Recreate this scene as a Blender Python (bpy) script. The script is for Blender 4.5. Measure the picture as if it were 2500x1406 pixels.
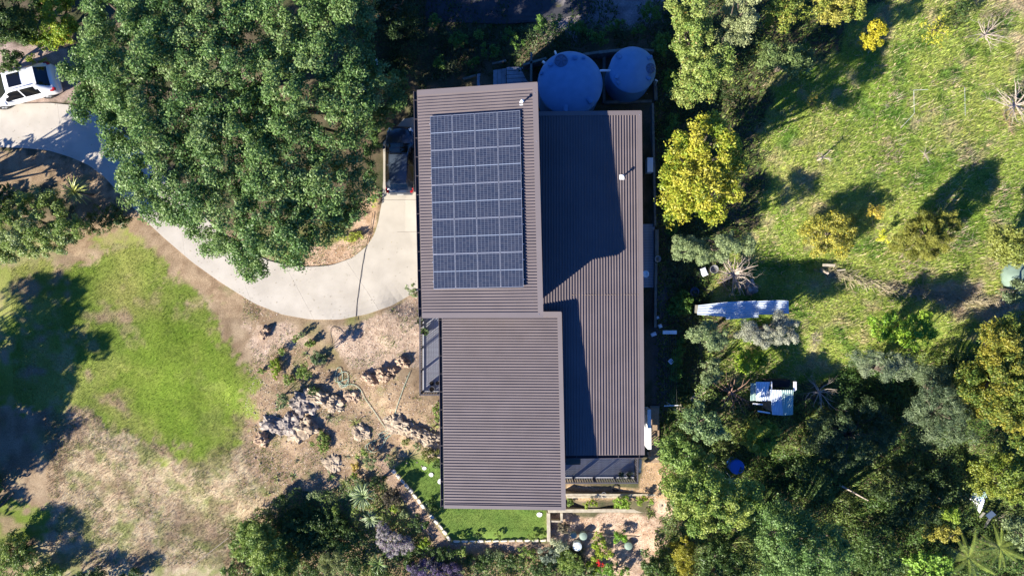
import bpy, math, random
import numpy as np
from mathutils import Vector, Matrix

for o in list(bpy.data.objects): bpy.data.objects.remove(o)
SC = bpy.context.scene
COL = SC.collection
R = math.radians
# ------------------------------------------------------------------ camera, sky, sun, exposure
H = 42.82            # camera height above the driveway (m)
F = 1670.0           # focal length in pixels of a 2500 px wide picture
cam = bpy.data.cameras.new('camera'); cam.sensor_width = 36; cam.lens = 36*F/2500.0
cam.clip_end = 3000; cam.clip_start = .5
camo = bpy.data.objects.new('camera', cam); COL.objects.link(camo)
camo.location = (0, 0, H); camo.rotation_euler = (0, 0, 0); SC.camera = camo
SUN_EL, SUN_DIR = R(25), R(218)      # the sun stands low, to the lower left of the picture
W = bpy.data.worlds.new('World'); SC.world = W; W.use_nodes = True
nt = W.node_tree; nt.nodes.clear()
sky = nt.nodes.new('ShaderNodeTexSky'); sky.sky_type = 'NISHITA'; sky.sun_disc = False
sky.sun_elevation = SUN_EL; sky.sun_rotation = R(90)-SUN_DIR
sky.air_density = 1.6; sky.dust_density = 0.1; sky.ozone_density = 6.0
bg = nt.nodes.new('ShaderNodeBackground'); bg.inputs[1].default_value = 0.062
wo = nt.nodes.new('ShaderNodeOutputWorld')
tnt = nt.nodes.new('ShaderNodeVectorMath'); tnt.operation = 'MULTIPLY'; tnt.inputs[1].default_value = (.26, .54, 1.1)
nt.links.new(sky.outputs[0], tnt.inputs[0]); nt.links.new(tnt.outputs[0], bg.inputs[0]); nt.links.new(bg.outputs[0], wo.inputs[0])
sl = bpy.data.lights.new('sun', 'SUN'); sl.energy = 5.0; sl.angle = R(.5); sl.color = (1, .93, .82)
so = bpy.data.objects.new('sun', sl); COL.objects.link(so)
sv = Vector((math.cos(SUN_DIR)*math.cos(SUN_EL), math.sin(SUN_DIR)*math.cos(SUN_EL), math.sin(SUN_EL)))
so.rotation_euler = sv.to_track_quat('Z', 'Y').to_euler(); so.location = sv*80
SC.view_settings.view_transform = 'Standard'; SC.view_settings.look = 'None'
SC.view_settings.exposure = 1.5; SC.view_settings.gamma = 1; SC.view_settings.use_curve_mapping = False
SC.render.engine = 'CYCLES'

# ------------------------------------------------------------------ helpers
rnd = random.Random(5)
RG = np.random.default_rng(11)
def Wp(px, py, z=0.0):
    s = (H-z)/F
    return ((px-1250)*s, (703-py)*s, z)
def _hash(ix, iy, seed):
    n = (ix.astype(np.int64)*374761393 + iy.astype(np.int64)*668265263 + seed*982451653) & 0x7fffffff
    n = ((n ^ (n >> 13))*1274126177) & 0x7fffffff
    return ((n ^ (n >> 16)) & 0xffff)/65535.0
def vnoise(x, y, s, seed=0):
    x = np.asarray(x, float)/s+1000.; y = np.asarray(y, float)/s+1000.
    ix, iy = np.floor(x), np.floor(y); fx, fy = x-ix, y-iy
    fx = fx*fx*(3-2*fx); fy = fy*fy*(3-2*fy)
    a = _hash(ix, iy, seed); b = _hash(ix+1, iy, seed); c = _hash(ix, iy+1, seed); d = _hash(ix+1, iy+1, seed)
    return (a*(1-fx)+b*fx)*(1-fy)+(c*(1-fx)+d*fx)*fy
def fbm(x, y, s, seed=0):
    return .5*vnoise(x, y, s, seed)+.3*vnoise(x, y, s*.47, seed+1)+.2*vnoise(x, y, s*.21, seed+2)
# terrain: heights known at places of the picture
CP = [(0,100,.0),(0,300,0),(150,300,0),(300,450,0),(500,600,0),(700,720,0),(850,700,0),(950,600,0),(1000,700,.0),(980,400,0),(975,310,.05),
 (400,300,0),(600,300,.1),(800,300,.15),(700,100,.4),(950,180,.7),(1060,170,1.3),(1120,190,1.6),(1200,190,2.1),(1200,80,2.0),(1290,170,2.8),(1240,10,2.3),(1400,20,2.8),
 (900,850,.3),(980,820,.5),(1000,950,.9),(800,960,.25),(700,900,.1),(600,850,0),(450,800,-.1),(300,800,-.2),(100,800,-.2),(0,1000,-.5),(300,1000,-.4),(500,1050,-.3),(650,1150,-.2),
 (0,1300,-.8),(200,1300,-.8),(400,1300,-.7),(600,1350,-.6),(800,1300,-.3),(800,1150,0),(930,1080,.45),(1040,1060,.75),(1060,1000,.9),(1000,1160,.1),(1100,1200,.1),(1100,1290,.05),(1250,1290,.15),(1000,1330,-.25),(1200,1380,-.3),
 (1310,1200,.4),(1380,1260,.35),(1500,1270,.5),(1600,1270,.8),(1450,1320,.3),(1550,1350,.35),(1450,1400,.1),(1450,1195,1.25),(1590,1195,1.5),(1450,1150,1.4),(1580,1150,1.7),(1600,1110,2.0),
 (1590,970,3.9),(1590,800,3.95),(1590,600,3.9),(1590,400,3.9),(1590,280,3.3),(1500,250,3.0),(1400,200,3.0),(1540,180,3.0),(1350,100,2.9),(1500,60,3.0),(1650,100,3.4),(1650,400,4.1),(1650,700,4.1),(1650,950,3.8),
 (1640,1060,3.0),(1660,1180,2.2),(1700,1300,1.4),(1650,1400,.8),
 (1800,100,4.4),(1800,400,4.4),(1800,700,4.3),(1800,950,3.9),(1800,1150,2.8),(1850,1350,1.6),(2000,150,4.7),(2000,450,4.7),(2000,750,4.4),(2000,1000,3.8),(2050,1250,2.4),
 (2250,100,4.8),(2250,400,4.8),(2250,700,4.4),(2250,950,3.6),(2300,1200,2.6),(2300,1390,1.8),(2480,100,4.6),(2480,400,4.5),(2480,700,4.2),(2480,1000,3.6),(2450,1300,2.4)]
_cx = np.array([Wp(a, b, z) for a, b, z in CP])
def gz(X, Y, rough=True):
    X = np.atleast_1d(np.asarray(X, float)); Y = np.atleast_1d(np.asarray(Y, float))
    num = np.zeros(X.shape); den = np.zeros(X.shape)
    for x, y, z in _cx:
        w = 1.0/((X-x)**2+(Y-y)**2+1.2)**2.2
        num += w*z; den += w
    z = num/den
    if rough: z = z+.10*(fbm(X, Y, 1.3, 7)-.5)*np.clip(np.abs(z)*3+.15, 0, 1)
    return z
def gz1(x, y): return float(gz(x, y)[0])
def G(px, py, up=0.0):
    z = 0.0
    for _ in range(5):
        x, y, _z = Wp(px, py, z+up); z = gz1(x, y)
    return Vector((x, y, z))

MATS = {}
def mat(name, col, rough=.7, metal=0, spec=.5, noise=None, nscale=8, bump=0, bscale=40, detail=6, coat=0):
    if name in MATS: return MATS[name]
    m = bpy.data.materials.new(name); m.use_nodes = True; MATS[name] = m
    t = m.node_tree; p = t.nodes['Principled BSDF']
    p.inputs['Base Color'].default_value = (*col, 1); p.inputs['Roughness'].default_value = rough
    p.inputs['Metallic'].default_value = metal; p.inputs['Specular IOR Level'].default_value = spec
    if coat: p.inputs['Coat Weight'].default_value = coat; p.inputs['Coat Roughness'].default_value = .05
    tc = t.nodes.new('ShaderNodeTexCoord')
    if noise is not None:
        n = t.nodes.new('ShaderNodeTexNoise'); n.inputs['Scale'].default_value = nscale; n.inputs['Detail'].default_value = detail
        r = t.nodes.new('ShaderNodeValToRGB')
        r.color_ramp.elements[0].position = .32; r.color_ramp.elements[1].position = .68
        r.color_ramp.elements[0].color = (*noise, 1); r.color_ramp.elements[1].color = (*col, 1)
        t.links.new(tc.outputs['Object'], n.inputs['Vector']); t.links.new(n.outputs[0], r.inputs[0]); t.links.new(r.outputs[0], p.inputs['Base Color'])
    if bump:
        n2 = t.nodes.new('ShaderNodeTexNoise'); n2.inputs['Scale'].default_value = bscale; n2.inputs['Detail'].default_value = 4
        b = t.nodes.new('ShaderNodeBump'); b.inputs['Strength'].default_value = bump; b.inputs['Distance'].default_value = .02
        t.links.new(tc.outputs['Object'], n2.inputs['Vector']); t.links.new(n2.outputs[0], b.inputs['Height']); t.links.new(b.outputs[0], p.inputs['Normal'])
    return m
def attr_mat(name, rough=.6, spec=.3, trans=0.0, nscale=None, namt=.35, bump=0):
    m = bpy.data.materials.new(name); m.use_nodes = True; MATS[name] = m
    t = m.node_tree; p = t.nodes['Principled BSDF']; out = t.nodes['Material Output']
    a = t.nodes.new('ShaderNodeAttribute'); a.attribute_name = 'tint'
    src = a.outputs['Color']
    if nscale:
        tc = t.nodes.new('ShaderNodeTexCoord'); n = t.nodes.new('ShaderNodeTexNoise'); n.inputs['Scale'].default_value = nscale
        n.inputs['Detail'].default_value = 5; n.inputs['Roughness'].default_value = .7
        mr = t.nodes.new('ShaderNodeMapRange'); mr.inputs[1].default_value = .3; mr.inputs[2].default_value = .7
        mr.inputs[3].default_value = 1-namt; mr.inputs[4].default_value = 1+namt
        mx = t.nodes.new('ShaderNodeVectorMath'); mx.operation = 'SCALE'
        t.links.new(tc.outputs['Object'], n.inputs['Vector']); t.links.new(n.outputs[0], mr.inputs[0])
        t.links.new(src, mx.inputs[0]); t.links.new(mr.outputs[0], mx.inputs['Scale']); src = mx.outputs[0]
        if bump:
            b = t.nodes.new('ShaderNodeBump'); b.inputs['Strength'].default_value = bump; b.inputs['Distance'].default_value = .03
            t.links.new(n.outputs[0], b.inputs['Height']); t.links.new(b.outputs[0], p.inputs['Normal'])
    if name == 'ground':
        n9 = t.nodes.new('ShaderNodeTexNoise'); n9.inputs['Scale'].default_value = .35; n9.inputs['Detail'].default_value = 6
        m9 = t.nodes.new('ShaderNodeMapRange'); m9.inputs[1].default_value = .3; m9.inputs[2].default_value = .7; m9.inputs[3].default_value = .82; m9.inputs[4].default_value = 1.18
        v9 = t.nodes.new('ShaderNodeVectorMath'); v9.operation = 'SCALE'
        t.links.new(tc.outputs['Object'], n9.inputs['Vector']); t.links.new(n9.outputs[0], m9.inputs[0]); t.links.new(src, v9.inputs[0]); t.links.new(m9.outputs[0], v9.inputs['Scale']); src = v9.outputs[0]
    t.links.new(src, p.inputs['Base Color']); p.inputs['Roughness'].default_value = rough; p.inputs['Specular IOR Level'].default_value = spec
    if trans:
        tr = t.nodes.new('ShaderNodeBsdfTranslucent'); mix = t.nodes.new('ShaderNodeMixShader'); mix.inputs[0].default_value = trans
        t.links.new(src, tr.inputs[0]); t.links.new(p.outputs[0], mix.inputs[1]); t.links.new(tr.outputs[0], mix.inputs[2]); t.links.new(mix.outputs[0], out.inputs[0])
    return m
M_LEAF = attr_mat('leaf', rough=.5, spec=.35, trans=.32)
M_GRASS = attr_mat('grass_blade', rough=.55, spec=.3, trans=.3)
M_GROUND = attr_mat('ground', rough=.95, spec=.1, nscale=14, namt=.38, bump=.6)
M_STONE = attr_mat('stone', rough=.9, spec=.2, nscale=5, namt=.22, bump=.5)
roofm = mat('roof_steel', (.15, .125, .124), rough=.5, spec=.3, noise=(.128, .107, .106), nscale=.9)
flash = mat('flashing_steel', (.14, .118, .118), rough=.5, noise=(.13, .11, .11), nscale=1)
gutm = mat('gutter_black', (.02, .02, .024), rough=.5)
wallm = mat('wall_cladding', (.09, .085, .085), rough=.8, noise=(.07, .066, .066), nscale=2)
whitem = mat('white_paint', (.8, .8, .78), rough=.5, noise=(.72, .72, .69), nscale=3)
glassm = mat('window_glass', (.02, .025, .03), rough=.05, spec=.8)
concm = mat('concrete', (.5, .455, .38), rough=.9, noise=(.41, .37, .305), nscale=.8, bump=.3, bscale=60, detail=10)
concd = mat('concrete_dark', (.2, .2, .2), rough=.9, noise=(.14, .14, .14), nscale=2, bump=.3)
asph = mat('asphalt', (.05, .05, .055), rough=.9, noise=(.035, .035, .04), nscale=3, bump=.3)
deckm = mat('deck_wood_grey', (.42, .42, .44), rough=.75, noise=(.3, .3, .32), nscale=5)
railm = mat('rail_dark', (.07, .065, .075), rough=.6)
woodm = mat('timber_pale', (.5, .44, .33), rough=.85, noise=(.33, .28, .2), nscale=4, bump=.2)
woodg = mat('timber_grey', (.2, .19, .155), rough=.85, noise=(.12, .115, .09), nscale=4, bump=.2)
pvc = mat('pvc_white', (.78, .8, .82), rough=.3)
tankm = mat('tank_plastic', (.13, .28, .48), rough=.5, noise=(.1, .23, .41), nscale=2.2, bump=.05, bscale=80)
tankd = mat('tank_plastic_dark', (.05, .075, .12), rough=.5)
alum = mat('aluminium', (.55, .57, .6), rough=.35, metal=.7)
zinc = mat('zinc_sheet', (.62, .68, .74), rough=.45, metal=.25, noise=(.5, .56, .62), nscale=3)
zincg = mat('zinc_mossy', (.26, .42, .4), rough=.7, noise=(.4, .5, .42), nscale=9)
potm = mat('pot_dark', (.035, .035, .04), rough=.45)
potl = mat('pot_pale', (.45, .42, .38), rough=.7)
soilm = mat('potting_soil', (.03, .022, .015), rough=1)
barkm = mat('bark', (.13, .1, .075), rough=.9, noise=(.07, .055, .04), nscale=6, bump=.5, bscale=20)
deadm = mat('dead_wood', (.46, .39, .31), rough=.85, noise=(.3, .24, .19), nscale=5)
deadr = mat('dead_wood_red', (.34, .2, .14), rough=.85, noise=(.24, .15, .1), nscale=5)
sagem = mat('lid_sage', (.24, .32, .25), rough=.6, noise=(.2, .27, .21), nscale=5)
hosem = mat('hose_green', (.36, .5, .38), rough=.45)
corm = mat('cord_dark', (.06, .05, .045), rough=.7)
blackm = mat('black_rubber', (.012, .012, .013), rough=.8)
chalk = mat('limestone', (.74, .68, .56), rough=.95, noise=(.56, .5, .4), nscale=7, bump=.5, bscale=12)
redm = mat('petal_red', (.62, .02, .015), rough=.5)
bluem = mat('barrel_blue', (.02, .14, .6), rough=.4)
interm = mat('interior_shade', (.012, .011, .012), rough=.9)

def setp(o, label=None, cat=None, group=None, kind=None):
    if label: o['label'] = label
    if cat: o['category'] = cat
    if group: o['group'] = group
    if kind: o['kind'] = kind
    return o
def thing(name, label, cat, loc=(0, 0, 0), rz=0, group=None):
    o = bpy.data.objects.new(name, None); COL.objects.link(o); o.empty_display_size = .2
    o.location = loc; o.rotation_euler = (0, 0, rz)
    return setp(o, label, cat, group)
def mesh_np(name, V, Fq, tint=None, smooth=False, k=4):
    me = bpy.data.meshes.new(name); V = np.asarray(V, np.float32); Fq = np.asarray(Fq, np.int32)
    nv, nf = len(V), len(Fq)
    me.vertices.add(nv); me.vertices.foreach_set('co', V.ravel())
    me.loops.add(nf*k); me.loops.foreach_set('vertex_index', Fq.ravel())
    me.polygons.add(nf); me.polygons.foreach_set('loop_start', np.arange(0, nf*k, k, dtype=np.int32))
    if smooth: me.polygons.foreach_set('use_smooth', np.ones(nf, bool))
    if tint is not None:
        a = me.color_attributes.new('tint', 'FLOAT_COLOR', 'POINT')
        c = np.ones((nv, 4), np.float32); c[:, :3] = np.clip(tint, 0, 1); a.data.foreach_set('color', c.ravel())
    me.update(calc_edges=True); me.validate()
    return me
def link(name, me, m, parent=None, loc=None):
    o = bpy.data.objects.new(name, me); COL.objects.link(o)
    if m is not None and not me.materials: me.materials.append(m)
    if parent is not None: o.parent = parent
    if loc is not None: o.location = loc
    return o
class MB:
    """collects verts and faces; origin is subtracted on build"""
    def __init__(s): s.v = []; s.f = []
    def box(s, c, d, rz=0.0, M=None):
        n = len(s.v); cs, sn = math.cos(rz), math.sin(rz)
        for k in range(8):
            x, y, z = (d[0]/2*(1 if k & 1 else -1), d[1]/2*(1 if k & 2 else -1), d[2]/2*(1 if k & 4 else -1))
            p = Vector((x*cs-y*sn, x*sn+y*cs, z))
            if M is not None: p = M @ Vector((x, y, z))
            s.v.append((c[0]+p.x, c[1]+p.y, c[2]+p.z))
        s.f += [tuple(n+i for i in q) for q in ((0,2,3,1),(4,5,7,6),(0,1,5,4),(2,6,7,3),(0,4,6,2),(1,3,7,5))]
        return s
    def beam(s, a, b, w, h):
        """box from a to b, w wide, h high (top faces centred on the line)"""
        a, b = Vector(a), Vector(b); d = b-a; L = d.length; x = d.normalized()
        up = Vector((0, 0, 1)) if abs(x.z) < .95 else Vector((1, 0, 0))
        y = up.cross(x).normalized(); z = x.cross(y)
        M = Matrix((x, y, z)).transposed()
        return s.box((a+b)/2, (L, w, h), M=M)
    def tube(s, pts, rad, n=8, cap=True):
        pts = [Vector(p) for p in pts]; rings = []
        if not hasattr(rad, '__len__'): rad = [rad]*len(pts)
        for i, p in enumerate(pts):
            t = (pts[min(i+1, len(pts)-1)]-pts[max(i-1, 0)])
            t = t.normalized() if t.length > 1e-6 else Vector((0, 0, 1))
            a = t.cross(Vector((0, 0, 1))) if abs(t.z) < .9 else t.cross(Vector((1, 0, 0)))
            a.normalize(); b = t.cross(a); k = len(s.v)
            for j in range(n):
                an = 2*math.pi*j/n; q = p+(a*math.cos(an)+b*math.sin(an))*rad[i]; s.v.append(tuple(q))
            rings.append(k)
        for r0, r1 in zip(rings, rings[1:]):
            for j in range(n): s.f.append((r0+j, r0+(j+1) % n, r1+(j+1) % n, r1+j))
        if cap: s.f.append(tuple(rings[0]+j for j in reversed(range(n)))); s.f.append(tuple(rings[-1]+j for j in range(n)))
        return s
    def lathe(s, c, prof, n=24):
        rings = []
        for r, z in prof:
            k = len(s.v)
            for j in range(n):
                a = 2*math.pi*j/n; s.v.append((c[0]+r*math.cos(a), c[1]+r*math.sin(a), c[2]+z))
            rings.append(k)
        for r0, r1 in zip(rings, rings[1:]):
            for j in range(n): s.f.append((r0+j, r0+(j+1) % n, r1+(j+1) % n, r1+j))
        s.f.append(tuple(rings[-1]+j for j in range(n))); s.f.append(tuple(rings[0]+j for j in reversed(range(n))))
        return s
    def poly(s, pts, z0, z1):
        n = len(s.v); k = len(pts)
        for p in pts: s.v.append((p[0], p[1], z1 if len(p) < 3 else p[2]))
        for p in pts: s.v.append((p[0], p[1], z0))
        s.f.append(tuple(n+i for i in range(k))); s.f.append(tuple(n+k+i for i in reversed(range(k))))
        for i in range(k): s.f.append((n+i, n+k+i, n+k+(i+1) % k, n+(i+1) % k))
        return s
    def build(s, name, m, parent=None, org=None, smooth=False, bevel=0):
        me = bpy.data.meshes.new(name)
        if org is None and parent is not None and parent.parent is None: org = parent.location
        if org is None: org = (0, 0, 0)
        me.from_pydata([(x-org[0], y-org[1], z-org[2]) for x, y, z in s.v], [], s.f)
        if smooth: me.polygons.foreach_set('use_smooth', [True]*len(s.f))
        me.update()
        o = link(name, me, m, parent)
        if parent is None: o.location = org
        if bevel:
            b = o.modifiers.new('bevel', 'BEVEL'); b.width = bevel; b.segments = 2
        return o
def alone(mb, name, m, label, cat, at, group=None, smooth=False, kind=None):
    o = mb.build(name, m, None, at, smooth); return setp(o, label, cat, group, kind)
# ------------------------------------------------------------------ ground
def PX(pts, z=0.0): return np.array([Wp(a, b, z)[:2] for a, b in pts])
def sdist(X, Y, P):
    """signed distance to polygon (positive inside)"""
    d = np.full(X.shape, 1e9); ins = np.zeros(X.shape, bool); n = len(P)
    for i in range(n):
        ax, ay = P[i]; bx, by = P[(i+1) % n]; ex, ey = bx-ax, by-ay
        t = np.clip(((X-ax)*ex+(Y-ay)*ey)/(ex*ex+ey*ey+1e-9), 0, 1)
        d = np.minimum(d, (X-ax-t*ex)**2+(Y-ay-t*ey)**2)
        c = ((ay > Y) != (by > Y)); c &= X < (bx-ax)*(Y-ay)/((by-ay) if by != ay else 1e-9)+ax
        ins ^= c
    d = np.sqrt(d); return np.where(ins, d, -d)
Z = dict(
 lawn=(PX([(100,640),(190,640),(240,600),(330,590),(390,640),(430,700),(500,745),(530,830),(610,930),(590,1020),(560,1100),(490,1140),(400,1110),(320,1060),(230,1010),(110,1000),(-300,1000),(-300,640)]), .0),
 lawn2=(PX([(-200,1250),(90,1250),(100,1300),(30,1330),(-200,1360)]), 0),
 rich=(PX([(420,760),(520,830),(600,940),(585,1010),(560,1090),(500,1130),(420,1090),(330,1010),(260,940),(330,850)]), 0),
 strip=(PX([(350,520),(440,590),(560,700),(680,770),(640,800),(560,760),(430,660),(360,590),(230,590),(180,640),(160,600),(250,540)]), 0),
 straw=(PX([(200,1020),(310,1060),(400,1120),(480,1150),(560,1100),(640,1000),(700,1080),(700,1200),(640,1300),(560,1400),(420,1430),(60,1430),(90,1260),(130,1150)]), -.5),
 bank=(PX([(600,780),(700,790),(800,900),(950,900),(1040,960),(1100,980),(1100,1110),(1000,1100),(940,1140),(880,1200),(760,1200),(640,1230),(600,1150),(590,1020),(620,930)]), .2),
 mulch=(PX([(800,795),(860,790),(950,760),(1020,715),(1060,760),(1060,900),(980,890),(930,905),(850,900),(820,860)]), .3),
 mulch2=(PX([(600,790),(700,790),(760,830),(720,860),(690,850),(640,900),(610,860)]), .1),
 litter=(PX([(740,650),(800,655),(870,625),(915,580),(935,500),(910,460),(860,560),(800,600),(760,600)]), 0),
 hlawn=(PX([(962,1143),(1000,1115),(1050,1120),(1080,1110),(1180,1100),(1330,1180),(1338,1316),(1100,1320),(1040,1230)]), .1),
 path=(PX([(880,1100),(940,1120),(960,1150),(1035,1235),(1095,1322),(1340,1325),(1340,1345),(1080,1345),(1040,1300),(980,1210),(930,1160)]), .1),
 garden=(PX([(1340,1250),(1620,1250),(1640,1200),(1600,1110),(1570,1110),(1560,1180),(1640,1330),(1560,1420),(1440,1430),(1420,1330),(1340,1320)]), .5),
 gravel=(PX([(1558,1110),(1620,1100),(1640,1200),(1380,1208),(1380,1170),(1550,1178)]), 1.5),
 meadow=(PX([(1790,250),(1850,210),(1980,200),(2010,110),(2130,60),(2150,-60),(2700,-60),(2700,760),(2400,760),(2350,850),(2090,900),(2000,900),(1790,950),(1700,900),(1740,790),(1700,740),(1720,640),(1800,570)]), 4.4),
 hay=(PX([(2200,-40),(2600,-40),(2600,120),(2460,160),(2360,110),(2260,40)]), 4.6),
 hay2=(PX([(2080,680),(2200,690),(2440,730),(2430,760),(2300,770),(2200,760),(2070,700)]), 4.3),
 hay3=(PX([(2330,150),(2520,170),(2520,380),(2440,330),(2380,250)]), 4.5),
 topgrav=(PX([(1380,20),(1620,20),(1620,120),(1330,120)]), 3.8),
 drivedirt=(PX([(-60,110),(160,120),(220,250),(-60,258)]), 0),
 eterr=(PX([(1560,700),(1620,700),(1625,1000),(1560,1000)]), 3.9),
 leftsoil=(PX([(-80,365),(120,365),(230,410),(330,530),(230,560),(120,440),(-80,520)]), 0),
)
def ground_col(X, Y):
    X = np.asarray(X, float); Y = np.asarray(Y, float)
    n1 = fbm(X, Y, 3.0, 1); n2 = fbm(X, Y, .9, 4); n3 = fbm(X, Y, .28, 9); wob = (fbm(X, Y, 1.6, 21)-.5)*2.2+(fbm(X, Y, .5, 33)-.5)*.9
    C = np.empty(X.shape+(3,))
    def c3(t): return np.array(t)
    def mixc(C, m, t): return C*(1-m[..., None])+t*m[..., None]
    def pal(a, b, n): return c3(a)*(1-n[..., None])+c3(b)*n[..., None]
    def sm(v): return np.clip(v, 0, 1)
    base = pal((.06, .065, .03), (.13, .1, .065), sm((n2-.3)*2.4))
    lf = pal((.2, .14, .085), (.33, .25, .16), sm((n2-.3)*2.4)); lf = mixc(lf, sm((n1-.5)*6)*.6, c3((.17, .2, .05)))
    base = mixc(base, sm((2.5-X)/1.5)*sm((5-Y)/2.), lf)
    C = base.copy(); grass = np.zeros(X.shape)
    def m(k, soft=.5, amp=.6):
        return sm(.5+(sdist(X, Y, Z[k][0])+wob*amp*1.15+(n3-.5)*amp*.9)/(soft*.45))
    # meadow
    g = pal((.16, .24, .034), (.3, .335, .078), sm((n1-.25)*1.8)); g = mixc(g, sm((n2-.58)*6)*.7, c3((.34, .28, .16)))
    g = mixc(g, sm((fbm(X, Y, 1.2, 55)-.6)*7)*.8, c3((.07, .15, .02)))
    k = m('meadow', 1.0, .9); C = mixc(C, k, g); grass = np.maximum(grass, k)
    for h in ('hay', 'hay2', 'hay3'):
        C = mixc(C, m(h, 1.0, .8)*sm(.35+n2), pal((.3, .25, .14), (.47, .37, .25), sm(n3)))
    straw = pal((.34, .25, .16), (.47, .39, .25), sm((n3-.25)*2)); straw = mixc(straw, sm((n2-.52)*6)*.75, c3((.16, .19, .05))); straw = mixc(straw, sm((fbm(X, Y, .8, 78)-.52)*6)*.5, c3((.2, .23, .07))); straw = mixc(straw, sm((fbm(X, Y, 2.1, 77)-.55)*6)*.6, c3((.2, .14, .09)))
    C = mixc(C, m('straw', 1.2, 1.0), straw)
    soil = pal((.22, .15, .09), (.36, .265, .165), sm((n3-.25)*2)); soil = mixc(soil, sm((n2-.6)*6)*.5, c3((.13, .16, .05)))
    for k_ in ('strip', 'bank', 'leftsoil'): C = mixc(C, m(k_, .8, .6), soil)
    l = pal((.14, .195, .03), (.27, .275, .075), sm((n1-.3)*2.2)); l = mixc(l, sm((n2-.6)*6)*.55, c3((.33, .26, .14))); l = mixc(l, sm((fbm(X, Y, 1.9, 63)-.63)*8)*.8, c3((.3, .21, .14)))
    for k_ in ('lawn', 'lawn2'):
        k = m(k_, 1.0, 1.1); C = mixc(C, k, l); grass = np.maximum(grass, k)
    k = m('rich', 1.6, .8); C = mixc(C, k*.8, pal((.125, .205, .02), (.19, .255, .035), sm(n2*1.3-.1)))
    hl = pal((.09, .16, .03), (.15, .21, .045), sm((n2-.2)*1.6)); k = m('hlawn', .15, .05); C = mixc(C, k, hl); grass = np.maximum(grass*(1-m('path', .2, .1)), k)
    C = mixc(C, m('path', .3, .12)*(1-k), pal((.26, .18, .12), (.38, .27, .19), sm(n3)))
    mu = pal((.34, .25, .175), (.49, .375, .275), sm((n3-.3)*2.4))
    C = mixc(C, m('mulch', .4, .25), mu); C = mixc(C, m('mulch2', .8, .5), mu); C = mixc(C, m('garden', .5, .3), pal((.3, .2, .13), (.48, .36, .26), sm((n3-.3)*2.4)))
    C = mixc(C, m('litter', .4, .3), pal((.34, .22, .13), (.5, .36, .25), sm((n3-.3)*2.4)))
    C = mixc(C, m('gravel', .3, .1), pal((.3, .2, .11), (.42, .29, .17), sm(n3)))
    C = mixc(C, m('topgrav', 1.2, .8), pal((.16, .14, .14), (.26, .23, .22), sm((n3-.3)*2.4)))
    C = mixc(C, m('drivedirt', .5, .4), pal((.28, .21, .17), (.42, .32, .26), sm((n3-.3)*2.4)))
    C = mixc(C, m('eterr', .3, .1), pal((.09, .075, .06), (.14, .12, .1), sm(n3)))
    bare = np.maximum.reduce([m('mulch', .4, .25), m('strip', .8, .6), m('path', .3, .12), m('drivedirt', .5, .4), m('gravel', .3, .1), m('garden', .5, .3)*.9, m('bank', .8, .6)*.85, m('litter', .4, .3)*.8])
    return C, np.clip(grass*(1-bare), 0, 1), bare
fx = np.arange(-34, 34.01, .16); fy = np.arange(-19.52, 19.53, .16)
ext = np.array([1., 2.5, 5, 9, 16, 28, 50, 90, 160, 300, 600])
gx = np.concatenate([-34-ext[::-1], fx, fx[-1]+ext]); gy = np.concatenate([-19.5-ext[::-1], fy, fy[-1]+ext])
XX, YY = np.meshgrid(gx, gy); ZZ = gz(XX.ravel(), YY.ravel()).reshape(XX.shape)
CC, _g, _b = ground_col(XX, YY)
far = np.clip(np.maximum(np.abs(XX)-33.9, np.abs(YY)-19.4)/1.2, 0, 1)[..., None]; CC = CC*(1-far)+np.array([.12, .145, .05])*far
nx, ny = len(gx), len(gy); idx = np.arange(nx*ny).reshape(ny, nx)
Q = np.stack([idx[:-1, :-1], idx[:-1, 1:], idx[1:, 1:], idx[1:, :-1]], -1).reshape(-1, 4)
me = mesh_np('ground', np.stack([XX, YY, ZZ], -1).reshape(-1, 3), Q, CC.reshape(-1, 3), smooth=True)
setp(link('ground', me, M_GROUND), kind='structure')

# blades and litter scattered over the ground
def scatter_blades(name, n, box, length, width, test, colmul=1.3, var=.35, lean=.8, seed=1, label=None, flat=False, tint=None, straw=0):
    r = np.random.default_rng(seed); x0, y0, x1, y1 = box
    a = np.array(Wp(x0, y1, 2)); b = np.array(Wp(x1, y0, 2))
    X = r.uniform(a[0], b[0], n); Y = r.uniform(a[1], b[1], n)
    C, g, bare = ground_col(X, Y); w = test(X, Y, g, bare); k = r.random(n) < w; X, Y, C = X[k], Y[k], C[k]; n = len(X)
    Zg = gz(X, Y)
    an = r.uniform(0, 2*np.pi, n); L = length*r.uniform(.5, 1.4, n); wd = width*r.uniform(.6, 1.3, n)
    dx, dy = np.cos(an), np.sin(an); ln = r.uniform(.35, 1, n)*lean
    V = np.empty((n, 3, 3))
    V[:, 0] = np.stack([X-dy*wd/2, Y+dx*wd/2, Zg-.01], -1); V[:, 1] = np.stack([X+dy*wd/2, Y-dx*wd/2, Zg-.01], -1)
    hz = .02+.03*r.random(n) if flat else L*np.sqrt(np.clip(1-ln**2, .05, 1))
    if flat: V[:, 0, 2] += .02; V[:, 1, 2] += .02
    V[:, 2] = np.stack([X+dx*L*ln, Y+dy*L*ln, Zg+hz], -1)
    if tint is not None:
        t = np.array(tint); C = t[r.integers(0, len(t), n)]
    if straw: kk = r.random(n) < straw*(.4+1.4*vnoise(X, Y, 1.1, 66)); C[kk] = np.array([.42, .34, .2])
    C = np.clip(C*colmul*(1+var*(r.random((n, 1))*2-1))*(1+.08*(r.random((n, 3))*2-1)), 0, 1)
    T = np.repeat(C, 3, axis=0)
    o = link(name, mesh_np(name, V.reshape(-1, 3), np.arange(n*3).reshape(-1, 3), T, k=3), M_GRASS)
    setp(o, label, None, None, 'stuff'); return o
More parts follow.
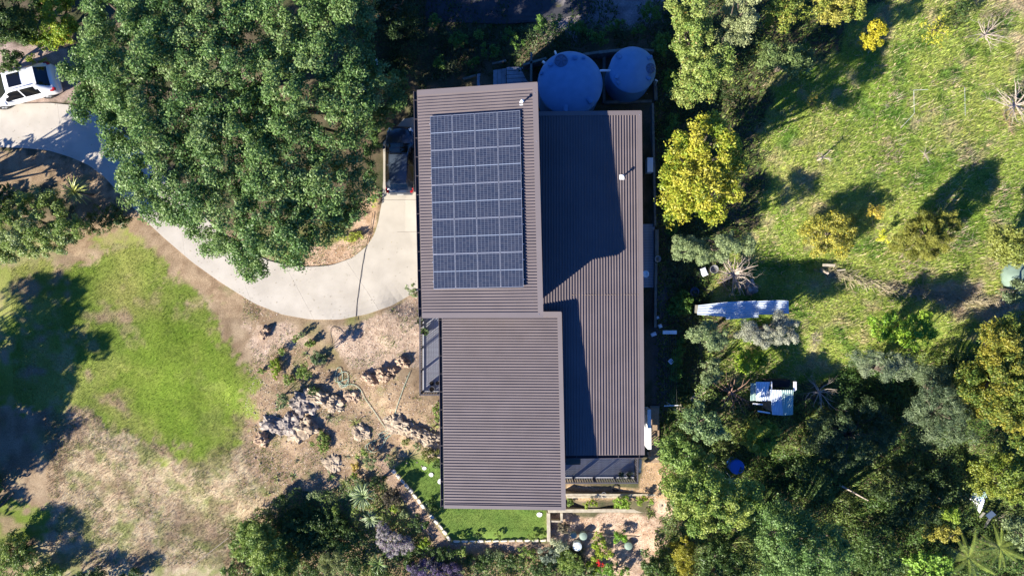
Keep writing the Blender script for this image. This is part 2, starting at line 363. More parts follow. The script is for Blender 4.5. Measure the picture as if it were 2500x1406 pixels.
inlawn = lambda X, Y, g, b: g
def in_meadow(X, Y, g, b): return g*(X > 8)
scatter_blades('lawn_grass', 90000, (-40, 560, 660, 1150), .10, .022, lambda X, Y, g, b: g, seed=3, label='mown and patchy lawn grass in front of the drive')
scatter_blades('house_lawn_grass', 26000, (950, 1090, 1345, 1325), .07, .02, lambda X, Y, g, b: g*(X < 2.2), seed=4, label='short vivid lawn grass beside the house')
scatter_blades('meadow_grass', 130000, (1680, -30, 2530, 960), .26, .034, in_meadow, seed=5, lean=.97, colmul=1.42, straw=.13, label='long tangled meadow grass on the slope')
scatter_blades('dry_grass', 42000, (40, 1010, 720, 1430), .2, .025, lambda X, Y, g, b: .8*(g < .5)*(b < .5), seed=6, lean=.95, label='dry straw and weeds below the lawn')
scatter_blades('hay_grass', 26000, (2070, -30, 2530, 780), .45, .03, lambda X, Y, g, b: .6*(fbm(X, Y, 1.5, 91) > .57), seed=9, lean=1.0, label='dead grass stems lying in the meadow', colmul=1.0, tint=[(.46, .37, .25), (.5, .42, .3), (.36, .27, .18)])
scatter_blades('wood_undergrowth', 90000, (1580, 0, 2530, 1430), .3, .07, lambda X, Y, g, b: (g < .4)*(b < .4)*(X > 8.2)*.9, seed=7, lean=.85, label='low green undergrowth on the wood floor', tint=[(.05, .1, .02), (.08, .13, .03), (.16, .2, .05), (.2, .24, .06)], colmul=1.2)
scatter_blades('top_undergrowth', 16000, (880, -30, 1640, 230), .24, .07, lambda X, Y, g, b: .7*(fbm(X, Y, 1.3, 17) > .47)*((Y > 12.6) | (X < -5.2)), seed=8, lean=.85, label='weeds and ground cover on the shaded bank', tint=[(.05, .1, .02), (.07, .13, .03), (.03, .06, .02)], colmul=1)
scatter_blades('ground_litter', 60000, (560, 560, 1660, 1430), .07, .045, lambda X, Y, g, b: b*((X < -3.9) | (Y < -11.6) | (Y < -9.5)*(X > 2.8)), seed=10, lean=1.0, flat=True, label='chips and fallen leaves on the bare soil', tint=[(.62, .5, .4), (.5, .34, .25), (.34, .2, .13), (.7, .62, .52), (.22, .15, .1)], colmul=1)

def leafy_cover(name, label, box, zone, n, amp, scale, pal_, leaf=.11, seed=1, excl=()):
    r = np.random.default_rng(seed); a = np.array(Wp(box[0], box[3], 1)); b = np.array(Wp(box[2], box[1], 1))
    X = r.uniform(a[0], b[0], n); Y = r.uniform(a[1], b[1], n); zp = PX(zone[0], zone[1])
    k = (sdist(X, Y, zp)+(fbm(X, Y, .9, seed+3)-.5)*1.2 > 0)
    for q in excl: k &= sdist(X, Y, Z[q][0]) < -.05
    X, Y = X[k], Y[k]; n = len(X)
    def hf(x, y): return amp*np.clip((fbm(x, y, scale, seed+40)-.36)*2.6, 0.0, 1)**.8
    h = hf(X, Y); Zc = gz(X, Y)+.03+h*r.uniform(.55, 1.0, n)
    e = .12; gx_ = (hf(X+e, Y)-hf(X-e, Y))/(2*e); gy_ = (hf(X, Y+e)-hf(X, Y-e))/(2*e)
    N = np.stack([-gx_*.7, -gy_*.7, np.ones(n)], -1)+r.normal(0, .5, (n, 3)); N /= np.linalg.norm(N, axis=1)[:, None]
    T = np.cross(N, r.normal(size=(n, 3))); T /= np.linalg.norm(T, axis=1)[:, None]; B = np.cross(N, T); L = (leaf*r.uniform(.35, .7, n))[:, None]
    P = np.stack([X, Y, Zc], -1); V = np.stack([P-T*L, P-B*L*.55, P+T*L, P+B*L*.55], 1)
    pa = np.array(pal_); f = np.clip(vnoise(X, Y, scale*1.4, seed+9)*1.3-.15+r.normal(0, .1, n), 0, .999)*len(pa); i0 = np.minimum(f.astype(int), len(pa)-1); i1 = np.minimum(i0+1, len(pa)-1); fr = (f-i0)[:, None]
    C = (pa[i0]*(1-fr)+pa[i1]*fr)*r.uniform(.75, 1.25, (n, 1))
    o = link(name, mesh_np(name, V.reshape(-1, 3), np.arange(n*4).reshape(-1, 4), np.repeat(C, 4, 0)), M_LEAF); setp(o, label, None, None, 'stuff')
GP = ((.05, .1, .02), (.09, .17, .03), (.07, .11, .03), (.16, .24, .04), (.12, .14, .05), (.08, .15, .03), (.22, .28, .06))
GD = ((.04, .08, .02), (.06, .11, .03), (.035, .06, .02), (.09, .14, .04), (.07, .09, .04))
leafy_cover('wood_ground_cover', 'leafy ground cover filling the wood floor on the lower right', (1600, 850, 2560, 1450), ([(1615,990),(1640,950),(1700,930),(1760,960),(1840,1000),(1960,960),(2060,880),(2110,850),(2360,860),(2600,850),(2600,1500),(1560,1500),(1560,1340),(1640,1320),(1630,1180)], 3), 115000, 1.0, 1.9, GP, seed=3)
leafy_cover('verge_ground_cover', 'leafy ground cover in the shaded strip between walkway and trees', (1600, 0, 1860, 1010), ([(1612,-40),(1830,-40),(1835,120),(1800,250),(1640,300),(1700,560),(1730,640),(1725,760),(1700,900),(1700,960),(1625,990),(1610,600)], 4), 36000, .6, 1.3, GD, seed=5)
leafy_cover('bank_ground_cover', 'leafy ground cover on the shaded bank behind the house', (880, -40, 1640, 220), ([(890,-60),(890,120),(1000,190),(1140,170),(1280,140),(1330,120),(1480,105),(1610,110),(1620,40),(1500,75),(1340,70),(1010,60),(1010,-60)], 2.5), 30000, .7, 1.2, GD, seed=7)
leafy_cover('garden_ground_cover', 'leafy ground cover under the shrubs at the bottom of the garden', (540, 1150, 1680, 1450), ([(570,1290),(640,1240),(720,1195),(800,1195),(860,1160),(915,1165),(945,1195),(985,1250),(1040,1330),(1080,1352),(1345,1350),(1385,1335),(1440,1385),(1480,1440),(1540,1470),(540,1470)], 0), 70000, .75, 1.3, GP, seed=9, excl=('path',))
scatter_blades('bank_weeds', 45000, (560, 560, 1080, 1230), .11, .035, lambda X, Y, g, b: .8*b*(fbm(X, Y, 1.1, 141) > .57)*(X < -3.9), seed=12, lean=.9, label='small green weeds in patches on the bare bank', tint=[(.12, .19, .03), (.2, .26, .05), (.09, .13, .03)], colmul=1.1)
scatter_blades('straw_weeds', 30000, (60, 1010, 660, 1420), .12, .035, lambda X, Y, g, b: .8*(fbm(X, Y, 1.4, 151) > .56)*(g < .4), seed=13, lean=.9, label='green weeds coming up through the dry straw', tint=[(.14, .2, .03), (.22, .27, .06), (.1, .14, .03)], colmul=1.1)
# driveway: concrete slabs between saw joints
OUT = [(-70,358),(0,360),(60,362),(120,368),(175,385),(220,405),(255,432),(300,480),(345,528),(400,580),(470,640),(540,690),(620,740),(690,768),(760,780),(830,780),(900,766),(960,745),(1012,714),(1075,690)]
INN = [(-70,258),(0,256),(60,254),(120,252),(180,258),(240,282),(310,330),(365,390),(415,440),(470,500),(530,560),(590,605),(650,635),(710,650),(760,652),(810,648),(860,630),(895,602),(915,572),(930,520)]
def resample(P, n):
    P = np.array(P, float); d = np.r_[0, np.cumsum(np.hypot(*np.diff(P, axis=0).T))]
    t = np.linspace(0, d[-1], n); return np.stack([np.interp(t, d, P[:, 0]), np.interp(t, d, P[:, 1])], -1)
dr = thing('driveway', None, None); dr['kind'] = 'structure'
def slab(A, B, parent, m=concm, up=.05, name='slab', na=10, thick=.16):
    """A, B: world xy polylines of equal length; surface between them"""
    n = len(A); V = []; Fc = []
    t = np.linspace(0, 1, na)
    g = A[:, None, :]*(1-t[None, :, None])+B[:, None, :]*t[None, :, None]
    z = gz(g[..., 0].ravel(), g[..., 1].ravel(), False).reshape(n, na)+up
    for i in range(n):
        for j in range(na): V.append((g[i, j, 0], g[i, j, 1], z[i, j]))
    for i in range(n-1):
        for j in range(na-1): Fc.append((i*na+j, i*na+j+1, (i+1)*na+j+1, (i+1)*na+j))
    rim = [i*na for i in range(n)]+[(n-1)*na+j for j in range(1, na)]+[i*na+na-1 for i in range(n-2, -1, -1)]+[j for j in range(na-2, 0, -1)]
    k = len(V)
    for r_ in rim: V.append((V[r_][0], V[r_][1], V[r_][2]-thick))
    for a in range(len(rim)): b = (a+1) % len(rim); Fc.append((rim[a], rim[b], k+b, k+a))
    me = bpy.data.meshes.new(name); me.from_pydata(V, [], Fc); me.update()
    bm_fix(me); return link(name, me, m, parent)
def bm_fix(me):
    import bmesh
    b = bmesh.new(); b.from_mesh(me); bmesh.ops.recalc_face_normals(b, faces=b.faces); b.to_mesh(me); b.free()
def pw(P): return np.array([Wp(a, b, 0)[:2] for a, b in P])
ro, ri = pw(resample(OUT, 81)), pw(resample(INN, 81))
cuts = [0, 14, 26, 38, 50, 60, 70, 80]
for a, b in zip(cuts, cuts[1:]):
    A, B = ro[a:b+1].copy(), ri[a:b+1].copy()
    for E in (A, B):
        if b != 80: d = E[-2]-E[-1]; E[-1] += d/np.hypot(*d)*.004
        if a: d = E[1]-E[0]; E[0] += d/np.hypot(*d)*.004
    slab(A, B, dr)
for (y0, y1, x0a, x0b) in ((566, 690, 917, 1076), (488, 564, 933, 917), (290, 486, 936, 933)):
    if y0 == 566:
        A = pw(resample([(917,570),(922,566)], 6)); A = pw([(918,567),(950,567),(1000,567),(1075,567)]); B = pw([(933-16,572),(960,620),(1010,665),(1075,689)])
        B[0] = ri[80]+np.array([.0, -.35]); slab(A, pw([(920,580),(965,632),(1020,668),(1075,688)]), dr)
    elif y0 == 488: slab(pw([(934,489),(990,489),(1075,489)]), pw([(919,566.4),(990,566.4),(1075,566.4)]), dr)
    else: slab(pw([(985,292),(1030,288),(1075,288)]), pw([(934,488.3),(990,488.3),(1075,488.3)]), dr)
slab(pw([(936,350),(936,400),(936,440),(934,487)]), pw([(984,294),(975,380),(965,440),(950,487.5)]), dr)
rl = np.random.default_rng(77); nl_ = 320; tt = rl.integers(0, 80, nl_); uu = rl.random(nl_)**1.6; uu = np.where(rl.random(nl_) < .5, uu, 1-uu)
Xl = ro[tt, 0]*(1-uu)+ri[tt, 0]*uu+rl.normal(0, .15, nl_); Yl = ro[tt, 1]*(1-uu)+ri[tt, 1]*uu+rl.normal(0, .15, nl_); Zl = gz(Xl, Yl, False)+.062
al = rl.uniform(0, 6.28, nl_); Ll = rl.uniform(.02, .045, nl_); Pl = np.stack([Xl, Yl, Zl], -1); tx = np.stack([np.cos(al), np.sin(al), 0*al], -1)*Ll[:, None]; ty = np.stack([-np.sin(al), np.cos(al), 0*al], -1)*Ll[:, None]*.4; up_ = np.array([0, 0, .008])
Vl = np.stack([Pl-tx, Pl-ty+up_, Pl+tx, Pl+ty+up_], 1); cl_ = np.array([(.3, .22, .12), (.2, .15, .08), (.35, .3, .1), (.12, .09, .06)])[rl.integers(0, 4, nl_)]
setp(link('fallen_leaves', mesh_np('fallen_leaves', Vl.reshape(-1, 3), np.arange(nl_*4).reshape(-1, 4), np.repeat(cl_, 4, 0)), M_GRASS), 'dry fallen leaves scattered over the concrete drive', None, None, 'stuff')
ad = thing('asphalt_road', None, None); ad['kind'] = 'structure'
A = np.array([Wp(a, b, 3)[:2] for a, b in [(1035,-60),(1130,-60),(1230,-60),(1330,-60),(1440,-60)]]); B = np.array([Wp(a, b, 3)[:2] for a, b in [(1030,28),(1130,40),(1230,46),(1330,50),(1440,28)]])
slab(A, B, ad, asph, up=.06, name='road_surface')
# ------------------------------------------------------------------ house
HL = (-1.0, -1.0, 0.0)
house = thing('house', 'large house with three brown ribbed steel roofs stepping down beside the drive', 'house', HL)
def lerp(a, b, t): return tuple(a[i]*(1-t)+b[i]*t for i in range(3))
def bil(c, u, v):
    """corners c = eave-start, eave-end, high-start, high-end ; u along the eave, v up the slope"""
    return lerp(lerp(c[0], c[1], u), lerp(c[2], c[3], u), v)
def ribroof(c, pitch, label, m0, m1, sides):
    L = math.dist(c[0], c[1]); n = int(round(L/pitch)); mb = MB()
    prof = [(0.0, 0), (.30, 0), (.38, .044), (.58, .044), (.66, 0)]
    us = []
    for i in range(n):
        for t, h in prof: us.append(((i+t)/n, h))
    us.append((1.0, 0))
    for u, h in us:
        for v in (m0, 1-m1):
            p = bil(c, u, v); mb.v.append((p[0], p[1], p[2]+h))
    for u, h in us:                                   # underside
        for v in (m0, 1-m1):
            p = bil(c, u, v); mb.v.append((p[0], p[1], p[2]-.03+h*.9))
    k = len(us)
    for i in range(k-1):
        a = 2*i; mb.f.append((a, a+2, a+3, a+1)); b = a+2*k; mb.f.append((b, b+1, b+3, b+2))
        mb.f.append((a, b, b+2, a+2)); mb.f.append((a+1, a+3, b+3, b+1))
    mb.f.append((0, 1, 2*k+1, 2*k)); e = 2*(k-1); mb.f.append((e, e+2*k, e+2*k+1, e+1))
    o = mb.build('roof', roofm, house); bm_fix(o.data); o['label'] = label
    # flashings: strips of folded steel, a little proud of the ribs
    for (ua, va, ub, vb, w, ins) in sides:
        pa, pb = Vector(bil(c, ua, va)), Vector(bil(c, ub, vb)); d = (pb-pa).normalized()
        cen = Vector(bil(c, .5, .5)); nrm = d.cross(Vector((0, 0, 1))); 
        if nrm.dot(cen-pa) < 0: nrm = -nrm
        up = Vector((0, 0, .058)); dn = Vector((0, 0, -.2))
        slope = (Vector(bil(c, .5, 1))-Vector(bil(c, .5, 0))); sl_ = slope.z/Vector((slope.x, slope.y, 0)).length*max(-1, min(1, nrm.normalized().dot(Vector((slope.x, slope.y, 0)).normalized())))
        nn = nrm.normalized()
        inner = nn*w+Vector((0, 0, sl_*w))
        pa2, pb2 = pa-d*(0 if ins else 0), pb
        P = [pa2-nn*.03+up, pb2-nn*.03+up, pb2+inner+up*.86, pa2+inner+up*.86, pa2-nn*.03+dn, pb2-nn*.03+dn, pb2+inner+up*.6, pa2+inner+up*.6]
        f = MB(); f.v = [tuple(p) for p in P]
        f.f = [(0, 1, 2, 3), (0, 4, 5, 1), (2, 6, 7, 3), (0, 3, 7, 4), (1, 5, 6, 2), (4, 7, 6, 5)]
        fo = f.build('flashing', flash, o, org=house.location); bm_fix(fo.data)
    return o
U = [(-4.547, -1.49, 8.26), (-4.796, 9.94, 8.26), (1.505, -1.425, 9.30), (1.224, 10.04, 9.30)]
Mi = [(-3.66, -11.80, 6.0), (-3.77, -1.30, 6.0), (2.79, -11.58, 7.0), (2.57, -1.265, 7.0)]
Lo = [(1.0, -9.03, 5.96), (7.11, -8.98, 5.96), (1.0, 9.15, 7.15), (6.73, 9.20, 7.15)]
r1 = ribroof(U, .1512, 'upper roof sloping to the drive, carrying the solar panels', 0, .0, [(0, 0, 0, 1, .24, 0), (1, 0, 1, 1, .24, 0), (0, 1, 1, 1, .23, 0)])
r2 = ribroof(Mi, .1512, 'middle roof with ribs running across, over the small lawn', 0, .0, [(0, 0, 0, 1, .15, 0), (1, 0, 1, 1, .24, 0), (0, 1, 1, 1, .2, 0)])
r3 = ribroof(Lo, .1512, 'long low roof with ribs running down to the south deck', 0, 0, [(1, 0, 1, 1, .2, 0), (0, 1, 1, 1, .2, 0)])
# gutters: open channels
def gutter(a, b, out, roof):
    a, b, out = Vector(a), Vector(b), Vector(out); d = (b-a).normalized(); w = .14
    g = MB()
    g.beam(a+out*.10+Vector((0, 0, -.16)), b+out*.10+Vector((0, 0, -.16)), w, .012)
    g.beam(a+out*.03+Vector((0, 0, -.10)), b+out*.03+Vector((0, 0, -.10)), .012, .12)
    g.build('gutter', gutm, roof, org=house.location)
    s = MB(); s.beam(a+out*.178+Vector((0, 0, -.09)), b+out*.178+Vector((0, 0, -.09)), .016, .14)
    for t in np.linspace(.04, .96, int((b-a).length/.95)):
        p = a+(b-a)*float(t); s.box(p+out*.10+Vector((0, 0, -.035)), (.17 if abs(out.x) > .5 else .02, .02 if abs(out.x) > .5 else .17, .012))
    s.build('gutter_lip', flash, roof, org=house.location)
gutter(U[0], U[1], (-1, 0, 0), r1); gutter(Mi[0], Mi[1], (-1, 0, 0), r2); gutter(Lo[0], Lo[1], (0, -1, 0), r3)
# lap joints in flashings and a line of screws across the low roof
for v, u in ((.74, None),):
    for k in range(22):
        j = MB(); u = .36+.64*(k+.5)/22; p = bil(Lo, 1-(k*.1512*1.0+.32)/6.1 if False else u, .475); j.box((p[0], p[1], p[2]+.04), (.05, .016, .02)); j.build('screw', mat('screw_rusty', (.42, .3, .16), rough=.6), r3, org=house.location)
for c, u, v in ((U, .955, .98), (U, .75, .985), (Lo, .985, .99), (U, .012, .97)):
    p = bil(c, u, v); jj = MB(); jj.box((p[0], p[1], p[2]+.055), (.035, .035, .02)); jj.build('roof_fixing', alum, r1, org=house.location)
# walls
def walls(x0, x1, y0, y1, zb, fz, wins):
    w = MB()
    pts = [(x0, y0), (x1, y0), (x1, y1), (x0, y1)]
    n = 0
    for p in pts: w.v.append((p[0], p[1], zb)); w.v.append((p[0], p[1], fz(*p)))
    for i in range(4): a, b = 2*i, 2*((i+1) % 4); w.f.append((a, b, b+1, a+1))
    w.f.append((1, 3, 5, 7)); w.f.append((6, 4, 2, 0))
    wo_ = w.build('wall', wallm, house)
    for side, t, z, ww, hh in wins:
        if side == 'w': c = (x0-.01, y0+(y1-y0)*t, z); d = (.06, ww, hh); e = (.02, 0, 0)
        if side == 'e': c = (x1+.01, y0+(y1-y0)*t, z); d = (.06, ww, hh); e = (-.02, 0, 0)
        if side == 's': c = (x0+(x1-x0)*t, y0-.01, z); d = (ww, .06, hh); e = (0, .02, 0)
        if side == 'n': c = (x0+(x1-x0)*t, y1+.01, z); d = (ww, .06, hh); e = (0, -.02, 0)
        fr = MB(); sx = side in 'we'
        for s_ in (-1, 1):
            fr.box((c[0], c[1], c[2]+s_*hh/2), (d[0], d[1], .07))
            fr.box((c[0]+(0 if sx else s_*ww/2), c[1]+(s_*ww/2 if sx else 0), c[2]), (d[0] if sx else .07, .07 if sx else d[1], hh-.07))
        f = fr.build('window', railm, house)
        MB().box(c, (d[0]*.4 if sx else ww-.07, ww-.07 if sx else d[1]*.4, hh-.07)).build('pane', glassm, f, org=house.location)
def roofz(c, off):
    def f(x, y):
        if c is Lo: v = (y-c[0][1])/(c[2][1]-c[0][1])
        else: v = (x-c[0][0])/(c[2][0]-c[0][0])
        return c[0][2]*(1-v)+c[2][2]*v-off
    return f
walls(-3.95, 1.0, -1.05, 9.5, -.8, roofz(U, .06), [('w', .75, 5.6, 1.6, 1.2), ('w', .3, 5.6, 1.6, 1.2), ('w', .5, 1.1, 4.2, 2.2), ('n', .5, 5.8, 1.8, 1.2), ('e', .85, 8.0, .9, .5)])
walls(-3.2, 2.3, -11.3, -1.3, -.8, roofz(Mi, .06), [('w', .35, 4.0, 3.2, 2.1), ('w', .78, 4.0, 2.0, 2.1), ('s', .5, 3.9, 3.2, 1.9), ('e', .12, 3.9, 1.2, 1.9)])
walls(1.6, 6.55, -8.4, 8.8, .6, roofz(Lo, .06), [('e', .2, 5.0, 1.6, 1.1), ('e', .5, 4.9, 1.0, 1.9), ('e', .8, 5.0, 1.6, 1.1), ('s', .45, 4.1, 3.2, 2.1)])
# vent pipes with cowls
for (px, py, zr) in ((1275, 249, 9.2), (1518, 433, 6.8)):
    x, y, _ = Wp(px, py, zr+.15); zr2 = bil(U if px < 1400 else Lo, 0, 0)[2]
    zz = roofz(U if px < 1400 else Lo, 0)(x, y)
    v = MB(); v.tube([(x, y, zz-.05), (x, y, zz+.38)], .045, 10); v.lathe((x, y, zz+.34), [(.05, 0), (.085, .02), (.085, .07), (.02, .13)], 12)
    vp = v.build('vent_pipe', whitem, house)
    MB().box((x, y, zz+.042), (.26, .26, .016)).build('pipe_flashing', whitem, vp, org=house.location)
# a small round dish on its bracket at the east eave
x, y, _ = Wp(1575, 669, 6.0); lm = MB(); lm.beam((x-.35, y, 5.95), (x-.05, y, 5.95), .04, .04); lb = lm.build('dish_bracket', alum, house)
MB().lathe((x+.03, y, 5.86), [(.04, 0), (.16, .05), (.19, .12), (.16, .13), (.03, .08)], 20).build('satellite_dish', whitem, house)

# ------------------------------------------------------------------ solar array
def cell_mat():
    m = bpy.data.materials.new('solar_cells'); m.use_nodes = True; t = m.node_tree; p = t.nodes['Principled BSDF']
    uv = t.nodes.new('ShaderNodeUVMap'); sp = t.nodes.new('ShaderNodeSeparateXYZ'); t.links.new(uv.outputs[0], sp.inputs[0])
    def math_(op, a, b=None, c=None):
        n = t.nodes.new('ShaderNodeMath'); n.operation = op
        for i, q in enumerate((a, b, c)):
            if q is None: continue
            if isinstance(q, (int, float)): n.inputs[i].default_value = q
            else: t.links.new(q, n.inputs[i])
        return n.outputs[0]
    def line(coord, n, w):
        f = math_('FRACT', math_('ADD', math_('MULTIPLY', coord, n), 0)); d = math_('ABSOLUTE', math_('SUBTRACT', f, .5)); return math_('GREATER_THAN', d, .5-w)
    lx = line(sp.outputs[0], 6, .04); ly = line(sp.outputs[1], 18, .075)
    mid = math_('LESS_THAN', math_('ABSOLUTE', math_('SUBTRACT', sp.outputs[1], .5)), .011)
    bus = line(sp.outputs[0], 54, .12)
    fac = math_('MAXIMUM', math_('MAXIMUM', math_('MULTIPLY', lx, .45), math_('MULTIPLY', ly, .3)), mid)
    ns = t.nodes.new('ShaderNodeTexWhiteNoise'); ns.noise_dimensions = '3D'
    fl = t.nodes.new('ShaderNodeVectorMath'); fl.operation = 'FLOOR'
    mu = t.nodes.new('ShaderNodeVectorMath'); mu.operation = 'MULTIPLY'; mu.inputs[1].default_value = (6, 18, 1)
    oi = t.nodes.new('ShaderNodeObjectInfo'); ad = t.nodes.new('ShaderNodeVectorMath'); ad.operation = 'ADD'
    t.links.new(uv.outputs[0], mu.inputs[0]); t.links.new(mu.outputs[0], fl.inputs[0]); t.links.new(fl.outputs[0], ad.inputs[0]); t.links.new(oi.outputs['Random'], ad.inputs[1]); t.links.new(ad.outputs[0], ns.inputs[0])
    cm = t.nodes.new('ShaderNodeMix'); cm.data_type = 'RGBA'; cm.inputs[6].default_value = (.012, .018, .038, 1); cm.inputs[7].default_value = (.03, .034, .052, 1)
    t.links.new(ns.outputs[0], cm.inputs[0])
    m1 = t.nodes.new('ShaderNodeMix'); m1.data_type = 'RGBA'; m1.inputs[7].default_value = (.05, .06, .1, 1); t.links.new(math_('MULTIPLY', bus, .5), m1.inputs[0]); t.links.new(cm.outputs[2], m1.inputs[6])
    m2 = t.nodes.new('ShaderNodeMix'); m2.data_type = 'RGBA'; m2.inputs[7].default_value = (.22, .26, .33, 1); t.links.new(fac, m2.inputs[0]); t.links.new(m1.outputs[2], m2.inputs[6])
    t.links.new(m2.outputs[2], p.inputs['Base Color']); p.inputs['Roughness'].default_value = .2; p.inputs['Specular IOR Level'].default_value = .3
    return m
cellm = cell_mat()
def onroof(px, py, up=.17):
    z = 8.8
    for _ in range(6):
        x, y, _z = Wp(px, py, z); z = roofz(U, 0)(x, y)+up
    return (x, y, z)
A00, A10, A01, A11 = onroof(1049.5, 284), onroof(1270, 269.5), onroof(1058.5, 706), onroof(1278.5, 701)
cx0 = tuple(sum(p[i] for p in (A00, A10, A01, A11))/4 for i in range(3))
arr = thing('solar_array', 'block of twenty dark solar panels with pale cell lines on the upper roof', 'solar panels', cx0)
def aq(u, v): return Vector(lerp(lerp(A00, A10, u), lerp(A01, A11, u), v))
p0 = aq(0, 0); ux = (aq(.25, 0)-p0); vy = (aq(0, .2)-p0)
gme = None
xd = (aq(1, .5)-aq(0, .5)).normalized(); yd = (aq(.5, 0)-aq(.5, 1)).normalized(); zd = xd.cross(yd).normalized(); yd = zd.cross(xd)
PWd = (aq(1, .5)-aq(0, .5)).length/4-.02; PHt = (aq(.5, 0)-aq(.5, 1)).length/5-.022
Mrot = Matrix((xd, yd, zd)).transposed().to_4x4()
gme = bpy.data.meshes.new('solar_panel'); gw, gh = PWd/2-.018, PHt/2-.018
gme.from_pydata([(-gw, -gh, 0), (gw, -gh, 0), (gw, gh, 0), (-gw, gh, 0), (-gw, -gh, -.02), (gw, -gh, -.02), (gw, gh, -.02), (-gw, gh, -.02)], [], [(0, 1, 2, 3), (7, 6, 5, 4), (0, 4, 5, 1), (1, 5, 6, 2), (2, 6, 7, 3), (3, 7, 4, 0)])
uvl = gme.uv_layers.new(name='UVMap')
for l in gme.loops: v = gme.vertices[l.vertex_index].co; uvl.data[l.index].uv = ((v.x+gw)/(2*gw), (v.y+gh)/(2*gh))
gme.materials.append(cellm)
fm = MB()
for s_ in (-1, 1):
    fm.box((s_*(PWd/2-.007), 0, -.012), (.012, PHt, .036)); fm.box((0, s_*(PHt/2-.011), -.012), (PWd-.03, .022, .036))
fo = fm.build('panel_frame', alum); fme = fo.data; bpy.data.objects.remove(fo)
for r_ in range(5):
    for c_ in range(4):
        p = aq((c_+.5)/4, (r_+.5)/5)
        o = bpy.data.objects.new('solar_panel', gme); COL.objects.link(o); o.parent = arr
        o.matrix_local = Matrix.Translation(p-Vector(cx0)) @ Mrot
        f = bpy.data.objects.new('panel_frame', fme); COL.objects.link(f); f.parent = o
for r_ in range(5):
    for q in (.22, .78):
        a, b = aq(-.01, (r_+q)/5)-zd*.06, aq(1.01, (r_+q)/5)-zd*.06
        MB().beam(a, b, .04, .05).build('mounting_rail', alum, arr)

# ------------------------------------------------------------------ tanks, their timber surround and pipes
def tank(px, py, rp, ztop, ground, label, hatch, lugs, hl):
    x, y, _ = Wp(px, py, ztop-.25); s = (H-ztop+.25)/F; r = rp*s
    t = thing('water_tank', label, 'water tank', (x, y, ground), group='rainwater tanks behind the house')
    h = ztop-ground; b = MB(); wall = h-.42
    prof = [(r*.985, 0)]
    for k in range(9):
        z0 = .04+k*(wall-.1)/9; prof += [(r*.975, z0), (r*.99, z0+.1), (r*.975, z0+.2)]
    prof += [(r*.99, wall-.03), (r, wall), (r*.985, wall+.035), (r*.93, wall+.10), (r*.8, wall+.2), (r*.6, wall+.29), (r*.35, wall+.36), (r*.12, wall+.4), (.02, wall+.41)]
    b.lathe((x, y, ground), prof, 64); b.build('tank_body', tankm, t, smooth=True)
    def top(qx, qy):
        d = min(.97, math.hypot(qx-x, qy-y)/r); return ground+wall+np.interp(d, [0, .35, .6, .8, .93, 1], [.41, .36, .29, .2, .1, 0])
    hx, hy, _ = Wp(*hatch, ztop-.15); ht = MB(); hz = top(hx, hy)-.06
    ht.lathe((hx, hy, hz), [(hl, 0), (hl, .12), (hl*.95, .15), (hl*.86, .155), (hl*.8, .13), (hl*.4, .17), (hl*.12, .19), (.01, .19)], 28)
    ho = ht.build('hatch', mat('hatch_plastic', (.08, .13, .22), rough=.5), t, smooth=False)
    rb = MB()
    for k in range(6):
        a = k*math.pi/3; rb.beam((hx+math.cos(a)*hl*.15, hy+math.sin(a)*hl*.15, hz+.19), (hx+math.cos(a)*hl*.75, hy+math.sin(a)*hl*.75, hz+.15), .02, .02)
    rb.build('hatch_rib', tankd, ho, org=t.location)
    for lx, ly, rot, big in lugs:
        ax, ay, _ = Wp(lx, ly, ztop-.2); zt = top(ax, ay); a = R(rot)
        l = MB(); l.box((ax, ay, zt+.03), (.24*big, .3*big, .13), a); l.box((ax+math.cos(a)*.02, ay+math.sin(a)*.02, zt+.1), (.14*big, .34*big, .04), a)
        l.build('lifting_lug', tankm, t)
    return t, x, y, r
t1, tx1, ty1, tr1 = tank(1392.5, 203, 80, 5.65, 2.95, 'wide blue-grey water tank partly under the low roof, with a raised hatch', (1370, 149), [(1403, 142, 80, .8), (1425, 141, 70, .6), (1440, 245, 40, 1.1), (1381, 265, 0, 1.0), (1345, 158, 130, .7), (1322, 178, 160, .5)], .36)
t2, tx2, ty2, tr2 = tank(1545.5, 169, 57.5, 5.6, 2.95, 'narrower blue-grey water tank standing in its own timber frame', (1588, 167), [(1510, 138, 40, .9), (1587, 141, 120, .8), (1506, 188, 150, .8), (1584, 192, 60, .7), (1509, 202, 50, .5)], .27)
def pipe(name, label, pts, r, m=pvc, cat='pipe', group=None):
    P = [Vector(p) for p in pts]; Q_ = [P[0]]
    for i in range(1, len(P)-1):
        a, b, c = P[i-1], P[i], P[i+1]; rr = min(r*2.2, (a-b).length*.4, (c-b).length*.4)
        s_ = b+(a-b).normalized()*rr; e = b+(c-b).normalized()*rr
        for t_ in (0, .25, .5, .75, 1): Q_.append(s_*(1-t_)**2+b*2*t_*(1-t_)+e*t_**2)
    Q_.append(P[-1]); mb = MB().tube(Q_, r, 12)
    o = mb.build(name, m, None, tuple(P[0]), smooth=True); return setp(o, label, cat, group)
z = 5.2
pipe('overflow_pipe', 'white bent pipe joining the two water tanks', [Wp(1497, 173, z), Wp(1464, 173, z), Wp(1460, 183, z-.05), Wp(1458.5, 186, z-.25)], .065)
pipe('inlet_pipe', 'short white pipe end behind the wide tank', [Wp(1355, 126, 4.9), Wp(1357, 132, 5.1), Wp(1362, 140, 5.0)], .06)
pipe('elbow_pipe', 'white pipe stub at the left shoulder of the wide tank', [Wp(1325, 151, 5.0), Wp(1333, 157, 5.05)], .075)
pipe('down_pipe', 'thin white pipe dropping beside the narrower tank', [Wp(1599, 195, 5.0), Wp(1605, 198, 5.0), Wp(1597, 213, 3.2)], .035)
